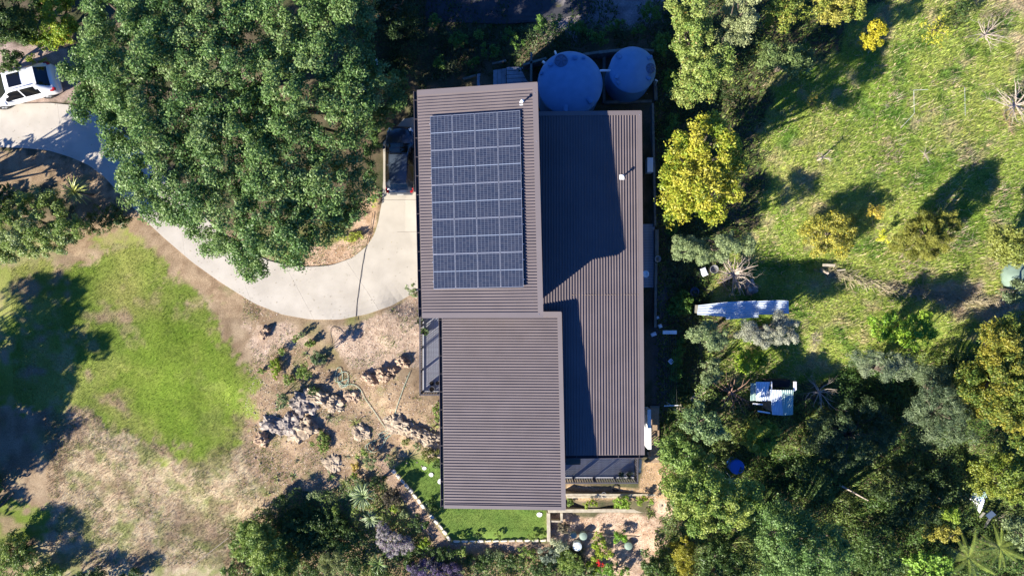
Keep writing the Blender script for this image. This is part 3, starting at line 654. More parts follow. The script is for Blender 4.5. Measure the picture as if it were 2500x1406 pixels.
pipe('drain_pipe', 'grey pipe stub on the ground beneath the narrower tank', [Wp(1579, 229, 3.15), Wp(1591, 239, 3.1)], .035, zinc)
def wallrun(label, cat, runs, name='retaining_wall', m=woodg, posts=True, part='sleeper'):
    """runs: list of (px,py)->(px,py), ztop, height, width ; every sleeper is a part"""
    a = Wp(*runs[0][0], runs[0][2]); t = thing(name, label, cat, a)
    for (p, q, zt, h, w) in runs:
        A_, B_ = Vector(Wp(*p, zt)), Vector(Wp(*q, zt)); L = (B_-A_).length; n = max(1, round(L/2.4))
        nz = max(1, round(h/.25))
        for i in range(n):
            for k in range(nz):
                c0, c1 = A_+(B_-A_)*(i/n), A_+(B_-A_)*((i+1)/n); g = (c1-c0).normalized()*.006
                dz = Vector((0, 0, -(k+.5)*h/nz))
                MB().beam(c0+g+dz, c1-g+dz, w*(1 if k == 0 else .85), h/nz-.01).build(part, m, t)
    return t
wallrun('grey timber retaining wall running behind both water tanks', 'retaining wall', [((1277,158),(1334,142),3.9,.9,.12),((1425,133),(1466,127),3.9,.9,.14),((1462,128),(1545,119),4.0,1.0,.16),((1545,119),(1597,124),3.9,.9,.12)])
wallrun('square timber frame around the base of the narrower tank', 'tank surround', [((1475,136),(1475,252),3.3,.3,.16),((1475,250),(1592,247),3.3,.3,.16),((1600,195),(1602,245),3.6,.55,.18)], name='tank_surround')
wallrun('long low timber wall along the shaded east walkway', 'retaining wall', [((1594,252),(1597,400),4.3,.7,.12),((1597,400),(1600,552),4.45,.4,.12),((1604,560),(1604,640),4.6,.6,.2),((1602,642),(1600,800),4.45,.5,.14)])
wallrun('dark timber post wall between the back steps and the wide tank', 'retaining wall', [((1297,128),(1297,200),3.9,1.2,.12)])
# back steps
st = thing('timber_steps', 'shaded timber steps and landing behind the upper roof', 'steps', Wp(1240, 190, 2.2))
for (pts, z, n) in (([(1164,181),(1203,176),(1203,212),(1164,215)], 2.0, 3), ([(1204,172),(1236,167),(1236,210),(1204,212)], 2.35, 3), ([(1237,164),(1291,163),(1291,208),(1237,212)], 2.75, 5)):
    q = [np.array(Wp(a, b, z)[:2]) for a, b in pts]
    for i in range(n):
        g = .012
        if n == 5: a, b = i/n+g, (i+1)/n-g; P = [q[0]+(q[3]-q[0])*a, q[1]+(q[2]-q[1])*a, q[1]+(q[2]-q[1])*b, q[0]+(q[3]-q[0])*b]
        else: a, b = i/n+g, (i+1)/n-g; P = [q[0]+(q[1]-q[0])*a, q[0]+(q[1]-q[0])*b, q[3]+(q[2]-q[3])*b, q[3]+(q[2]-q[3])*a]
        MB().poly([(p[0], p[1]) for p in P], z-.06, z).build('board', deckm, st)
    MB().poly([(p[0]*.98+q[2][0]*.02, p[1]) for p in q], z-.6, z-.07).build('riser', woodg, st)
for k, (a, b, lab) in enumerate((((1202,157),(1236,149), 'upper sloping grey plank edging the back steps'), ((1131,194),(1162,185), 'lower sloping grey plank edging the back steps'))):
    A_, B_ = Wp(*a, 2.7-k*.6), Wp(*b, 2.8-k*.6); alone(MB().beam(A_, B_, .1, .2), 'plank', woodg, lab, 'plank', A_, 'planks edging the back steps')
# ------------------------------------------------------------------ decks
def deck(label, x0, x1, y0, y1, z, along, bw=.14):
    t = thing('deck', label, 'deck', (x0, y0, z))
    n = int((y1-y0 if along == 'x' else x1-x0)/bw); base = None
    L = x1-x0 if along == 'x' else y1-y0
    for i in range(n):
        if base is None:
            b = MB(); b.box((0, 0, 0), (L, bw-.012, .03) if along == 'x' else (bw-.012, L, .03)); base = b.build('board', deckm, t, org=(0, 0, 0)); o = base
        else: o = base.copy(); COL.objects.link(o); o.parent = t
        o.location = (L/2, (i+.5)*bw, -.015) if along == 'x' else ((i+.5)*bw, L/2, -.015)
    MB().box(((x0+x1)/2, (y0+y1)/2, z-.14), (x1-x0-.06, y1-y0-.06, .2)).build('joist_frame', woodg, t)
    return t
def railing(t, a, b, z, posts, h=1.0, pitch=.135, bw=.062):
    a, b = Vector((a[0], a[1], z)), Vector((b[0], b[1], z)); L = (b-a).length; d = (b-a)/L
    r = thing('railing', None, None, a-t.location); r.parent = t; org = tuple(a)
    up = Vector((0, 0, 1))
    MB().beam(a+up*(h-.02), b+up*(h-.02), .075, .035).build('top_rail', railm, r, org=org)
    MB().beam(a+up*.09, b+up*.09, .05, .05).build('bottom_rail', railm, r, org=org)
    n = int(L/pitch); np_ = max(2, round(L/posts)+1); bm_ = None
    for i in range(np_): p = a+(b-a)*(i/(np_-1)); MB().beam(p-up*.3, p+up*(h-.02), .09, .09).build('post', railm, r, org=org)
    for i in range(n):
        s_ = (i+.5)*L/n
        if bm_ is None:
            bb = MB(); bb.box((0, 0, 0), (bw, bw, h-.15)); bm_ = bb.build('baluster', railm, r, org=(0, 0, 0)); o = bm_
        else: o = bm_.copy(); COL.objects.link(o); o.parent = r
        o.location = d*s_+up*(h/2+.03)
dz1 = 2.85; x0, y0, _ = Wp(1029, 958, dz1); y1 = -.9
d1 = deck('narrow grey west deck striped with railing shadows', x0, -3.2, y0, y1, dz1, 'y')
railing(d1, (x0+.05, y0+.03), (x0+.05, y1), dz1, 1.22, h=1.05, pitch=.137, bw=.05)
railing(d1, (x0+.05, y0+.03), (-3.2, y0+.03), dz1, 1.1, h=1.05, pitch=.137, bw=.05)
dz2 = 2.9; xa, ya, _ = Wp(1378, 1168, dz2); xb, _, _ = Wp(1551, 1168, dz2); 
d2 = deck('grey south deck beyond the low roof with thin shafts of light', 2.3, xb, ya, -8.45, dz2, 'x', bw=.137)
railing(d2, (2.35, ya+.03), (xb-.04, ya+.03), dz2, 1.1, h=1.0, pitch=.14, bw=.055)
railing(d2, (xb-.04, ya+.1), (xb-.04, -8.5), dz2, 1.0, h=1.0, pitch=.14, bw=.055)
alone(MB().beam(Wp(1562,1118,2.6), Wp(1560,1150,2.6), .16, .5), 'low_wall', chalk, 'short pale wall end beside the south deck', 'wall', Wp(1562,1118,2.6))
x, y, _ = Wp(1398, 1122, dz2+.5); alone(MB().box((x, y, dz2+.4), (.8, .35, .76)).box((x, y, dz2+.8), (.86, .4, .04)), 'storage_box', mat('box_green', (.06, .08, .07), rough=.6), 'dark storage box against the house on the south deck', 'box', (x, y, dz2))
bw = thing('boardwalk', 'dark timber walkway against the east wall of the house', 'walkway', Wp(1585, 620, 4.05)); bb = None
ex0, ex1 = 6.58, Wp(1598, 620, 4.05)[0]
yy0, yy1 = Wp(0, 702, 4.05)[1], Wp(0, 545, 4.05)[1]; nb = int((yy1-yy0)/.15)
for i in range(nb):
    if bb is None: b = MB(); b.box((0, 0, 0), (ex1-ex0, .138, .035)); bb = b.build('board', deckm, bw, org=(0, 0, 0)); o = bb
    else: o = bb.copy(); COL.objects.link(o); o.parent = bw
    o.location = ((ex0+ex1)/2-bw.location.x, yy0+(i+.5)*.15-bw.location.y, rnd.uniform(-.004, .004)+.02)
# east side steps going down
gs = thing('garden_steps', 'timber-edged garden steps going down past the white wall', 'steps', Wp(1600, 1050, 3.0))
ys = [(993+13.2*i) for i in range(10)]
for i, py in enumerate(ys):
    z = 4.0-.2*i; xa_, y_, _ = Wp(1587, py, z); xb_, _, _ = Wp(1610, py, z); y2 = Wp(0, py+13.2, z)[1]
    MB().box(((xa_+xb_)/2, y_, z-.1), (xb_-xa_, .1, .22)).build('riser', woodm if i > 6 else woodg, gs)
    MB().box(((xa_+xb_)/2, (y_-.052+y2-.12)/2, z-.12), (xb_-xa_-.01, abs(y2-y_)-.05+.1, .16)).build('tread', mat('tread_gravel', (.38, .27, .18), rough=1, noise=(.24, .17, .11), nscale=14, bump=.4), gs)
A_ = Wp(1581, 996, 4.3); alone(MB().beam(A_, Wp(1582, 1092, 4.3), .2, .9), 'low_wall', whitem, 'white painted wall running down beside the garden steps', 'wall', A_)
# clothesline
cl = thing('clothesline', 'folding clothesline with two white bars and thin lines in the shade', 'clothesline', Wp(1636, 900, 3.9))
zc = 4.95; a0, a1 = Wp(1618, 811, zc), Wp(1652, 811, zc); b0, b1 = Wp(1621, 990.5, zc), Wp(1656, 989, zc)
MB().beam(a0, a1, .2, .06).build('bar', whitem, cl); MB().beam(b0, b1, .04, .04).build('bar', whitem, cl)
for k in range(6):
    t_ = (k+.4)/6; MB().tube([lerp(a0, a1, t_), lerp(lerp(a0, a1, t_), lerp(b0, b1, t_), .5), lerp(b0, b1, t_)], .0025, 5).build('line', concd, cl)
for e in (lerp(a0, a1, .5), lerp(b0, b1, .5)): MB().tube([(e[0], e[1], 3.6), (e[0], e[1], zc-.04)], .035, 8).build('post', zinc, cl)
x, y, _ = Wp(1637.5, 882, 4.8); pb = MB(); pb.lathe((x, y, 4.66), [(.1, 0), (.15, .02), (.17, .22), (.13, .22), (.12, .05)], 4); alone(pb, 'peg_basket', pvc, 'small pale peg basket hanging on the clothesline', 'basket', (x, y, 4.66))
x, y, _ = Wp(1587, 403, 4.6); hp = thing('heat_pump', 'pale outdoor heat pump beside the east wall', 'heat pump', (x, y, 3.9)); MB().box((x, y, 4.35), (.32, .8, .62)).build('case', pvc, hp); MB().lathe((x+.17, y, 4.35), [(.2, 0), (.2, .02), (.05, .03)], 16).build('fan_grille', railm, hp)
for (px, py, zz, r_, lab, m_) in ((1607,632,4.6,.18,'round pale bowl standing on the east timber wall', potl), (1745,657,4.6,.24,'grey round lid lying by the dead tree', concd), (1690,686,4.35,.25,'dark round tub in shadow left of the dead tree, further right', blackm), (1650,671,4.3,.18,'small dark tub in shadow nearest the walkway', blackm), (1698,712,4.3,.26,'dark blue round tub in shadow, lowest of the tubs', tankd)):
    x, y, _ = Wp(px, py, zz+.15); z0 = gz1(x, y) if zz < 4.6 else zz-.12
    b = MB(); b.lathe((x, y, z0), [(r_*.7, 0), (r_*.95, .1), (r_, .2), (r_*.97, .22), (r_*.8, .2), (r_*.7, .08)], 20)
    alone(b, 'bowl' if m_ is potl else 'lid' if m_ is concd else 'tub', m_, lab, 'bowl' if m_ is potl else 'lid' if m_ is concd else 'tub', (x, y, z0))
for (px, py, w_, d_, h_, lab) in ((1718,664,.3,.45,.35,'pale bucket-like bin in the shade by the dead tree'), (1606,775,.14,.14,.2,'tiny pale jar on the walkway wall'), (1612,796,.2,.2,.2,'small pale jug beyond the walkway wall'), (1596,786+30,.3,.2,.2,'faint pale box on the shaded path')):
    g_ = G(px, py, .2); alone(MB().box((g_.x, g_.y, g_.z+h_/2), (w_, d_, h_), .4).box((g_.x, g_.y, g_.z+h_+.01), (w_*.8, d_*.8, .03), .4), 'container', pvc, lab, 'container', tuple(g_))

# ------------------------------------------------------------------ planters and retaining walls south of the house
wallrun('upper pale timber wall along the shaded strip below the south deck', 'retaining wall', [((1378,1207),(1610,1208),1.55,.75,.12)], m=woodm)
wallrun('inner pale timber edge of the planter bed', 'planter edge', [((1384,1213),(1600,1213),1.35,.5,.12)], m=woodm, name='planter_edge')
wallrun('pale timber end cap closing the planter bed on the right', 'planter edge', [((1612,1210),(1612,1240),1.4,.8,.16)], m=woodm, name='planter_edge')
wallrun('wide pale timber wall along the lower side of the planter bed', 'retaining wall', [((1338,1247),(1480,1246),.95,.6,.2),((1480,1246),(1615,1247),.95,.5,.2)], m=woodm)
wallrun('pale timber wall at the right edge of the small lawn', 'retaining wall', [((1339,1252),(1340,1322),.8,.7,.2)], m=woodm)
wallrun('small square timber box bed in the corner of the walls', 'garden box', [((1371,1252),(1371,1272),.75,.4,.14),((1345,1272),(1374,1273),.75,.35,.1)], m=woodm, name='garden_box')
# limestone block edging of the small lawn
def edging(name, label, pts, w, step, h, m=chalk, skip=0, part='stone', cat='edging'):
    g0 = G(*pts[0]); t = thing(name, label, cat, tuple(g0)); q = resample(pts, max(2, int(sum(math.dist(a, b) for a, b in zip(pts, pts[1:]))/step)+1))
    for i in range(len(q)-1):
        if rnd.random() < skip: continue
        a, b = G(*q[i]), G(*q[i+1]); c = (a+b)/2; d = b-a; L = d.length*rnd.uniform(.8, .97); an = math.atan2(d.y, d.x)+rnd.uniform(-.08, .08); ww = w*rnd.uniform(.65, 1.25)
        k = []; nseg = 8
        for j_ in range(nseg):
            th = 2*math.pi*(j_+.5)/nseg; ex, ey = math.cos(th), math.sin(th); ex = math.copysign(abs(ex)**.6, ex)*L/2*rnd.uniform(.88, 1.05); ey = math.copysign(abs(ey)**.6, ey)*ww/2*rnd.uniform(.85, 1.1)
            k.append((c.x+ex*math.cos(an)-ey*math.sin(an), c.y+ex*math.sin(an)+ey*math.cos(an)))
        hh = h*rnd.uniform(.8, 1.2); bb_ = MB().poly(k, c.z-.12, c.z+hh-.03); n0 = len(bb_.v)
        for p in k: bb_.v.append((c.x+(p[0]-c.x)*.86, c.y+(p[1]-c.y)*.8, c.z+hh+rnd.uniform(-.01, .015)))
        bb_.f.pop(0); bb_.f.append(tuple(n0+j_ for j_ in range(nseg)))
        for j_ in range(nseg): bb_.f.append((j_, (j_+1) % nseg, n0+(j_+1) % nseg, n0+j_))
        bb_.build(part, m, t)
    return t
edging('stone_edging', 'pale limestone blocks edging the left side of the small lawn', [(957,1144),(985,1175),(1010,1205),(1038,1240)], .2, 15, .16)
edging('stone_edging', 'pale limestone blocks with gaps edging the lower left corner of the lawn', [(1048,1254),(1065,1272),(1088,1300),(1100,1319)], .2, 15, .13, skip=.12)
edging('stone_edging', 'pale limestone blocks edging the bottom of the small lawn', [(1106,1320),(1180,1319),(1260,1318),(1336,1317)], .16, 19, .12)
edging('path_edging', 'rough small stones along the outer side of the garden path', [(960,1180),(985,1215),(1010,1250),(1035,1290),(1060,1312)], .11, 11, .08, mat('field_stone', (.4, .33, .25), rough=.95, noise=(.26, .2, .15), nscale=8), .3)
for i, (px, py, r_, lab) in enumerate(((1036,1142,.13,'white stepping stone on the small lawn, farthest from the corner'), (1053,1158,.15,'white stepping stone on the small lawn, middle of three'), (1076,1174,.2,'white stepping stone half under the middle roof edge'), (1317,1255,.17,'round white stepping stone near the lower lawn corner'))):
    g_ = G(px, py); k = [(g_.x+math.cos(a)*r_*rnd.uniform(.85, 1.1), g_.y+math.sin(a)*r_*rnd.uniform(.75, 1)) for a in np.linspace(0, 2*math.pi, 12)[:-1]]
    alone(MB().poly(k, g_.z-.03, g_.z+.06), 'stepping_stone', mat('white_stone', (.8, .78, .72), rough=.9, bump=.3), lab, 'stepping stone', tuple(g_), 'white stones set in the small lawn')
for (px, py, rr, h_, lab, lean) in ((1424.5,1309,.25,.45,'sage green round septic lid, upper of the pair',0), (1410,1334,.28,.5,'pale domed septic lid catching the sun, lower of the pair',.15), (1401,1307,.2,.3,'dark shaded green tank lid left of the pair',0), (1535,1333,.25,.35,'sage green round lid standing alone on the right',0)):
    g_ = G(px, py, h_); b = MB().lathe((g_.x, g_.y, g_.z-.1), [(rr*.9, 0), (rr*.92, h_-.02), (rr, h_), (rr, h_+.04), (rr*.93, h_+.08), (rr*.5, h_+.11), (.02, h_+.12)], 28)
    m_ = sagem if not lean else mat('lid_pale', (.72, .78, .74), rough=.5)
    alone(b, 'septic_lid', m_, lab, 'tank lid', tuple(g_), 'round septic tank lids in the lower garden')
def hose(name, label, pts, r, m, up=.03, cat='hose', sm=True):
    P = np.array(pts, float); n = len(P); Q_ = []
    for i in range(n-1):
        p0_, p1_, p2_, p3_ = P[max(i-1, 0)], P[i], P[i+1], P[min(i+2, n-1)]
        for t_ in np.linspace(0, 1, 7)[:-1]:
            Q_.append(.5*((2*p1_)+(-p0_+p2_)*t_+(2*p0_-5*p1_+4*p2_-p3_)*t_**2+(-p0_+3*p1_-3*p2_+p3_)*t_**3))
    Q_.append(P[-1]); pts3 = []
    for i, q in enumerate(Q_): g_ = G(q[0], q[1]); pts3.append((g_.x, g_.y, g_.z+up+r+.008*math.sin(i)))
    o = MB().tube(pts3, r, 6).build(name, m, None, pts3[0], smooth=True); return setp(o, label, cat)
hose('power_cord', 'dark thin cord lying across the pale driveway', [(911,520),(905,560),(897,592),(890,620),(884,655),(878,695),(872,740),(869,785)], .014, corm, up=.06, cat='cord')
hose('power_cord', 'dark cord curling over the pink gravel below the drive', [(845,822),(832,808),(812,798),(806,815),(810,840)], .012, corm, cat='cord')
def loops(cx, cy, rx, ry, n, ph=0, jit=.2, k=9):
    out = []
    for i in range(int(n*k)):
        a = ph+2*math.pi*i/k; s_ = 1+jit*math.sin(i*1.7); out.append((cx+rx*s_*math.cos(a), cy+ry*s_*math.sin(a)))
    return out
hose('garden_hose', 'pale green hose coiled above the rocks with a tail to the path', loops(828,915,10,16,1.2,ph=1.5)+loops(838,925,12,20,1.6,jit=.15)+[(840,940),(862,938),(880,950),(893,975),(915,1005),(935,1035),(948,1052),(954,1058)], .015, hosem)
hose('garden_hose', 'pale green hose in open loops on the bare path', [(1002,905),(985,948),(970,990),(960,1025),(950,1055),(940,1052),(925,1060),(935,1070),(955,1062),(957,1050),(945,1058),(915,1075),(895,1085),(893,1098),(905,1103),(914,1090),(905,1080),(897,1092),(912,1103),(930,1092),(950,1060)], .014, hosem)
hose('garden_hose', 'dark hose coiled on the shaded strip under the south deck', loops(1503,1190,8,7,2.4), .018, blackm)
hose('garden_pipe', 'thin pale pipe lying along the lower garden path', [(1390,1308),(1420,1301),(1450,1300),(1480,1306),(1520,1308),(1560,1309)], .022, deadm, cat='pipe')
# ------------------------------------------------------------------ cars
def car(label, loc, rz, L, paint, roofp, st, xs, sunroof=False):
    """x forward from the tail; st rows: x, half width, belt z, top z, top half width ; xs = rear window (lo, hi), windscreen (lo, hi), side glass (lo, hi)"""
    t = thing('parked_car', label, 'car', loc, rz); st = np.array(st, float)
    # make vertical heights ride above ground
    N = 72; X = np.linspace(0, L, N); hw, zb, zt, tw = (np.interp(X, st[:, 0], st[:, i]) for i in range(1, 5))
    def sm(a):
        for _ in range(2): a = np.r_[a[0], (a[:-2]+2*a[1:-1]+a[2:])/4, a[-1]]
        return a
    hw, zb, zt, tw = sm(hw), sm(zb), sm(zt), sm(tw)
    rings = []
    for i in range(N):
        h, b, z, w = hw[i], zb[i], zt[i], tw[i]; cr = .035 if z > 1.2 else .05
        half = [(h*.93, .22), (h*.99, .42), (h, .62), (h*.985, b-.03), (h*.96, b), (h*.96*.45+w*.55, b*.45+z*.55-.0), (w+.012, z-.035), (w-.05, z), (w*.55, z+cr*.7), (0, z+cr)]
        rings.append([(X[i], y, zz) for y, zz in half]+[(X[i], -y, zz) for y, zz in half[-2::-1]])
    m = len(rings[0]); V = [p for r_ in rings for p in r_]
    groups = {}
    def cls(i, j):
        x = (X[i]+X[i+1])/2; jj = j if j < 9 else m-2-j     # 0..8 segment index from sill
        (r0, r1), (w0, w1), (s0, s1) = xs
        if jj >= 7 and r0 < x < r1: return 'rear_window'
        if jj >= 7 and w0 < x < w1: return 'windscreen'
        if jj in (4, 5):
            f = (x-s0)/(s1-s0); 
            if 0 < f < 1 and (jj == 4 or .07 < f < .86): 
                if abs(f-.47) < .02: return 'body'
                return 'side_window'+('L' if j < 9 else 'R')+('f' if f > .47 else 'b')
        if jj >= 7 and x > r1 and x < w0: return 'roof'
        return 'body'
    for i in range(N-1):
        for j in range(m-1):
            groups.setdefault(cls(i, j), []).append((i*m+j, i*m+j+1, (i+1)*m+j+1, (i+1)*m+j))
    groups['body'] += [tuple(range(m)), tuple(reversed(range((N-1)*m, N*m)))]
    for i in range(N-1): groups['body'].append((i*m, (i+1)*m, (i+1)*m+m-1, i*m+m-1))
    gl = mat('car_glass', (.008, .009, .011), rough=.07, spec=.55)
    for k, fs in groups.items():
        used = sorted({v for f in fs for v in f}); mp = {v: i for i, v in enumerate(used)}
        me = bpy.data.meshes.new(k); me.from_pydata([V[v] for v in used], [], [tuple(mp[v] for v in f) for f in fs])
        me.polygons.foreach_set('use_smooth', [True]*len(fs)); me.update(); bm_fix(me)
        nm = 'side_window' if k.startswith('side') else k
        link(nm, me, gl if 'window' in nm or 'screen' in nm else roofp if k == 'roof' else paint, t)
    wx = (.19*L, .80*L); W_ = float(hw.max())
    for x in wx:
        for s_ in (-1, 1):
            wr = .33; w = MB(); n = 20; cyl = []
            pr = [(wr*.55, -.1), (wr*.93, -.1), (wr, -.06), (wr, .06), (wr*.93, .1), (wr*.55, .1)]
            for r_, yy in pr:
                for k in range(n): a = 2*math.pi*k/n; w.v.append((x+r_*math.cos(a), s_*(W_-.11)+yy, wr+r_*math.sin(a)))
            for a_ in range(5):
                for k in range(n): w.f.append((a_*n+k, a_*n+(k+1) % n, (a_+1)*n+(k+1) % n, (a_+1)*n+k))
            wo2 = w.build('wheel', blackm, t, org=(0, 0, 0)); bm_fix(wo2.data)
            rm = MB(); rm.box((x, s_*(W_-.03), wr), (.34, .05, .05)).box((x, s_*(W_-.03), wr), (.05, .05, .34)).box((x, s_*(W_-.045), wr), (.26, .03, .26), 0)
            rm.build('rim', alum, wo2, org=(0, 0, 0))
    for s_ in (-1, 1):
        xm = xs[1][0]+.32*(xs[1][1]-xs[1][0])+.25; mi = MB(); zc_ = float(np.interp(xm, X, zb))+.08
        mi.lathe((xm, s_*(W_+.09), zc_-.07), [(.05, 0), (.1, .03), (.11, .08), (.09, .13), (.03, .15)], 10); mi.beam((xm, s_*(W_-.1), zc_), (xm, s_*(W_+.04), zc_), .06, .05)
        mi.build('wing_mirror', roofp if sunroof else paint, t, org=(0, 0, 0), smooth=True)
        tl = MB(); zt_ = float(np.interp(.2, X, zb))-.02
        tl.box((.1, s_*(float(np.interp(.1, X, hw))-.07), zt_), (.13, .16, .17), s_*-.35).box((.24, s_*(float(np.interp(.24, X, hw))-.035), zt_+.02), (.2, .07, .12), s_*-.12)
        tl.build('tail_light', mat('tail_light_red', (.35, .012, .015), rough=.2), t, org=(0, 0, 0), bevel=.015)
        hl = MB(); hl.box((L-.28, s_*(float(np.interp(L-.28, X, hw))-.12), float(np.interp(L-.28, X, zb))-.04), (.32, .2, .12), s_*-.5)
        hl.build('headlight', mat('headlight', (.6, .7, .8), rough=.15, spec=.8), t, org=(0, 0, 0), bevel=.02)
    bp = MB(); bp.box((.035, 0, .42), (.14, float(hw[2])*1.75, .2)); bp.build('bumper', paint, t, org=(0, 0, 0), bevel=.05)
    MB().box((-.04, 0, .66), (.012, .38, .11)).build('number_plate', whitem, t, org=(0, 0, 0))
    if sunroof:
        ztr = float(zt.max()); x0_, x1_ = xs[1][0]-1.05, xs[1][0]-.28
        sr = MB(); sr.box(((x0_+x1_)/2, 0, ztr+.042), (x1_-x0_, .78, .014)); sr.build('sunroof', gl, t, org=(0, 0, 0))
        for s_ in (-1, 1):
            rr = MB(); rr.tube([(xs[0][1]+.2, s_*(.52), ztr+.0), (xs[0][1]+.4, s_*.53, ztr+.06), (xs[1][0]-.5, s_*.54, ztr+.06), (xs[1][0]-.3, s_*.54, ztr)], .018, 6); rr.build('roof_rail', alum, t, org=(0, 0, 0))
        MB().box((xs[0][1]-.02, 0, ztr+.0), (.2, 1.06, .03)).build('spoiler', roofp, t, org=(0, 0, 0), bevel=.012)
    else:
        MB().box((xs[0][1]-.02, 0, float(zt.max())-.01), (.22, .98, .03)).build('spoiler', roofp, t, org=(0, 0, 0), bevel=.012)
        MB().tube([(xs[0][1]+.12, .0, float(zt.max())+.03), (xs[0][1]+.0, .0, float(zt.max())+.17)], .008, 5).build('aerial', blackm, t, org=(0, 0, 0))
    return t
dk = mat('car_paint_dark', (.02, .028, .045), rough=.28, spec=.5, coat=.6); dkr = mat('car_roof_dark', (.075, .1, .135), rough=.3, metal=.3, coat=.4)
wh = mat('car_paint_white', (.78, .79, .8), rough=.25, spec=.5, coat=.8)
x, y, _ = Wp(978, 474, .6)
car('dark grey hatchback parked nose up between the big tree and the upper roof', (x, y, .05), R(90), 4.15, dk, dkr,
    [(0,.74,.80,.86,.55),(.06,.80,.88,.95,.58),(.2,.85,.93,1.0,.60),(.62,.885,.95,1.42,.535),(1.2,.89,.95,1.47,.56),(2.1,.89,.94,1.46,.575),(2.35,.89,.93,1.42,.58),(3.05,.88,.91,.97,.68),(3.6,.84,.84,.88,.60),(3.9,.78,.74,.78,.5),(4.08,.66,.62,.66,.4),(4.15,.55,.5,.56,.3)],
    ((.16, .62), (2.3, 3.02), (.7, 2.75)))
x, y, _ = Wp(138, 190, .6)
car('white station wagon with a dark sunroof parked at the left edge on the drive', (x, y, .02), R(180+14), 4.65, wh, wh,
    [(0,.80,.85,.92,.62),(.07,.87,.93,1.0,.66),(.25,.92,.99,1.06,.66),(.78,.94,1.03,1.56,.585),(1.4,.945,1.03,1.63,.61),(2.3,.945,1.02,1.63,.62),(2.62,.945,1.01,1.58,.63),(3.4,.94,.99,1.06,.74),(4.0,.91,.93,.97,.68),(4.4,.85,.82,.86,.56),(4.6,.72,.66,.7,.42),(4.65,.62,.55,.6,.32)],
    ((.22, .78), (2.6, 3.35), (.85, 3.0)), sunroof=True)

# ------------------------------------------------------------------ rocks
import bmesh
def rock(px, py, rx, ry, h, label, m=chalk, rot=0, seed=0, name='rock', group='weathered limestone rocks on the bank', col=None):
    g_ = G(px, py); s_ = (H-g_.z)/F; bm_ = bmesh.new(); bmesh.ops.create_icosphere(bm_, subdivisions=4, radius=1)
    r = np.random.default_rng(seed+int(px*7+py)); off = r.uniform(-50, 50, 3)
    from mathutils import noise
    for v in bm_.verts:
        p = v.co.copy(); q = Vector((p.x, p.y, p.z))
        d = 1+.42*noise.noise(q*1.6+Vector(off))+.3*abs(noise.noise(q*3.7+Vector(off)))+.14*noise.noise(q*9+Vector(off))-.12
        # ledges: snap to steps
        st_ = noise.cell(q*2.6+Vector(off)); d += .16*(st_-.5)
        v.co = p*d
    cr, sr = math.cos(rot), math.sin(rot); tint = []
    for v in bm_.verts:
        x, y, z = v.co.x*rx*s_, v.co.y*ry*s_, max(v.co.z, -.3)*h
        v.co = (x*cr-y*sr, x*sr+y*cr, z)
    me = bpy.data.meshes.new(name); bm_.to_mesh(me); bm_.free()
    n = len(me.vertices); co = np.empty(n*3); me.vertices.foreach_get('co', co); co = co.reshape(-1, 3)
    nz = fbm(co[:, 0]+px, co[:, 1]+co[:, 2]*2, .35, 3); a = me.color_attributes.new('tint', 'FLOAT_COLOR', 'POINT'); c = np.ones((n, 4), np.float32)
    ca, cb = col or ((.25, .19, .13), (.47, .38, .27)); c[:, :3] = np.array(ca)*(1-np.clip(nz*1.9-.4, 0, 1)[:, None])+np.array(cb)*np.clip(nz*1.9-.4, 0, 1)[:, None]
    a.data.foreach_set('color', c.ravel())
    o = link(name, me, M_STONE); o.location = (g_.x, g_.y, g_.z+.02); return setp(o, label, 'rock', group)
RK = [(742,985,30,24,.55,'pale fissured rock beside the round grey-green bush'),(775,968,34,16,.5,'long pale rock on top of the outcrop under the hose coil'),(812,985,26,17,.4,'pale rock stepping down right of the outcrop top'),
 (672,1035,30,22,.5,'grey-white rock at the left end of the outcrop'),(712,1030,24,26,.5,'grey-white rock in the middle of the lower outcrop'),(752,1042,26,22,.5,'pale rock in front of the deep shadow on the lower outcrop'),(725,1060,20,18,.3,'small pale rock below the middle of the outcrop'),
 (640,1070,16,18,.6,'dark sided rock standing alone left of the outcrop'),(862,968,18,14,.3,'small tan rock beside the hose between outcrop and path'),(905,925,22,12,.4,'brown ledge rock above the path'),(940,915,20,15,.5,'brown dark-cracked rock above the path, nearer the deck'),(985,885,17,10,.35,'small brown rock against the west deck'),(958,905,12,9,.3,'little brown rock between the ledge and the deck'),
 (965,1030,22,24,.45,'cream rock at the start of the long cream ridge'),(990,1045,26,18,.4,'cream rock second along the ridge toward the roof'),(1020,1058,24,17,.45,'cream rock third along the ridge toward the roof'),(1050,1072,24,18,.4,'cream rock in the ridge nearest the middle roof'),(1062,1100,20,15,.35,'cream rock below the ridge touching the roof edge'),
 (882,1055,20,18,.3,'rounded cream rock beside the open hose loops'),(812,1130,22,20,.2,'flat pale rock among the young flax plants'),(648,812,12,16,.4,'dark reddish stump rock in the mulch below the drive'),(1595,1112,14,10,.25,'pale boulder at the foot of the garden steps')]
for i, (a, b, c, d, e, l_) in enumerate(RK):
    brown = 'brown' in l_ or 'tan' in l_ or 'reddish' in l_; grey = 'grey' in l_
    rock(a, b, c*1.22, d*1.2, e*.8, l_, M_STONE, rot=-.3, seed=i, col=((.26,.18,.12),(.46,.34,.23)) if brown else ((.2,.165,.14),(.37,.32,.27)) if grey else None)
rock(1829, 702, 18, 18, .5, 'grey rock leaning against the big dead tree', M_STONE, seed=99, col=((.2,.19,.17),(.36,.34,.31)), group='rocks in the meadow')
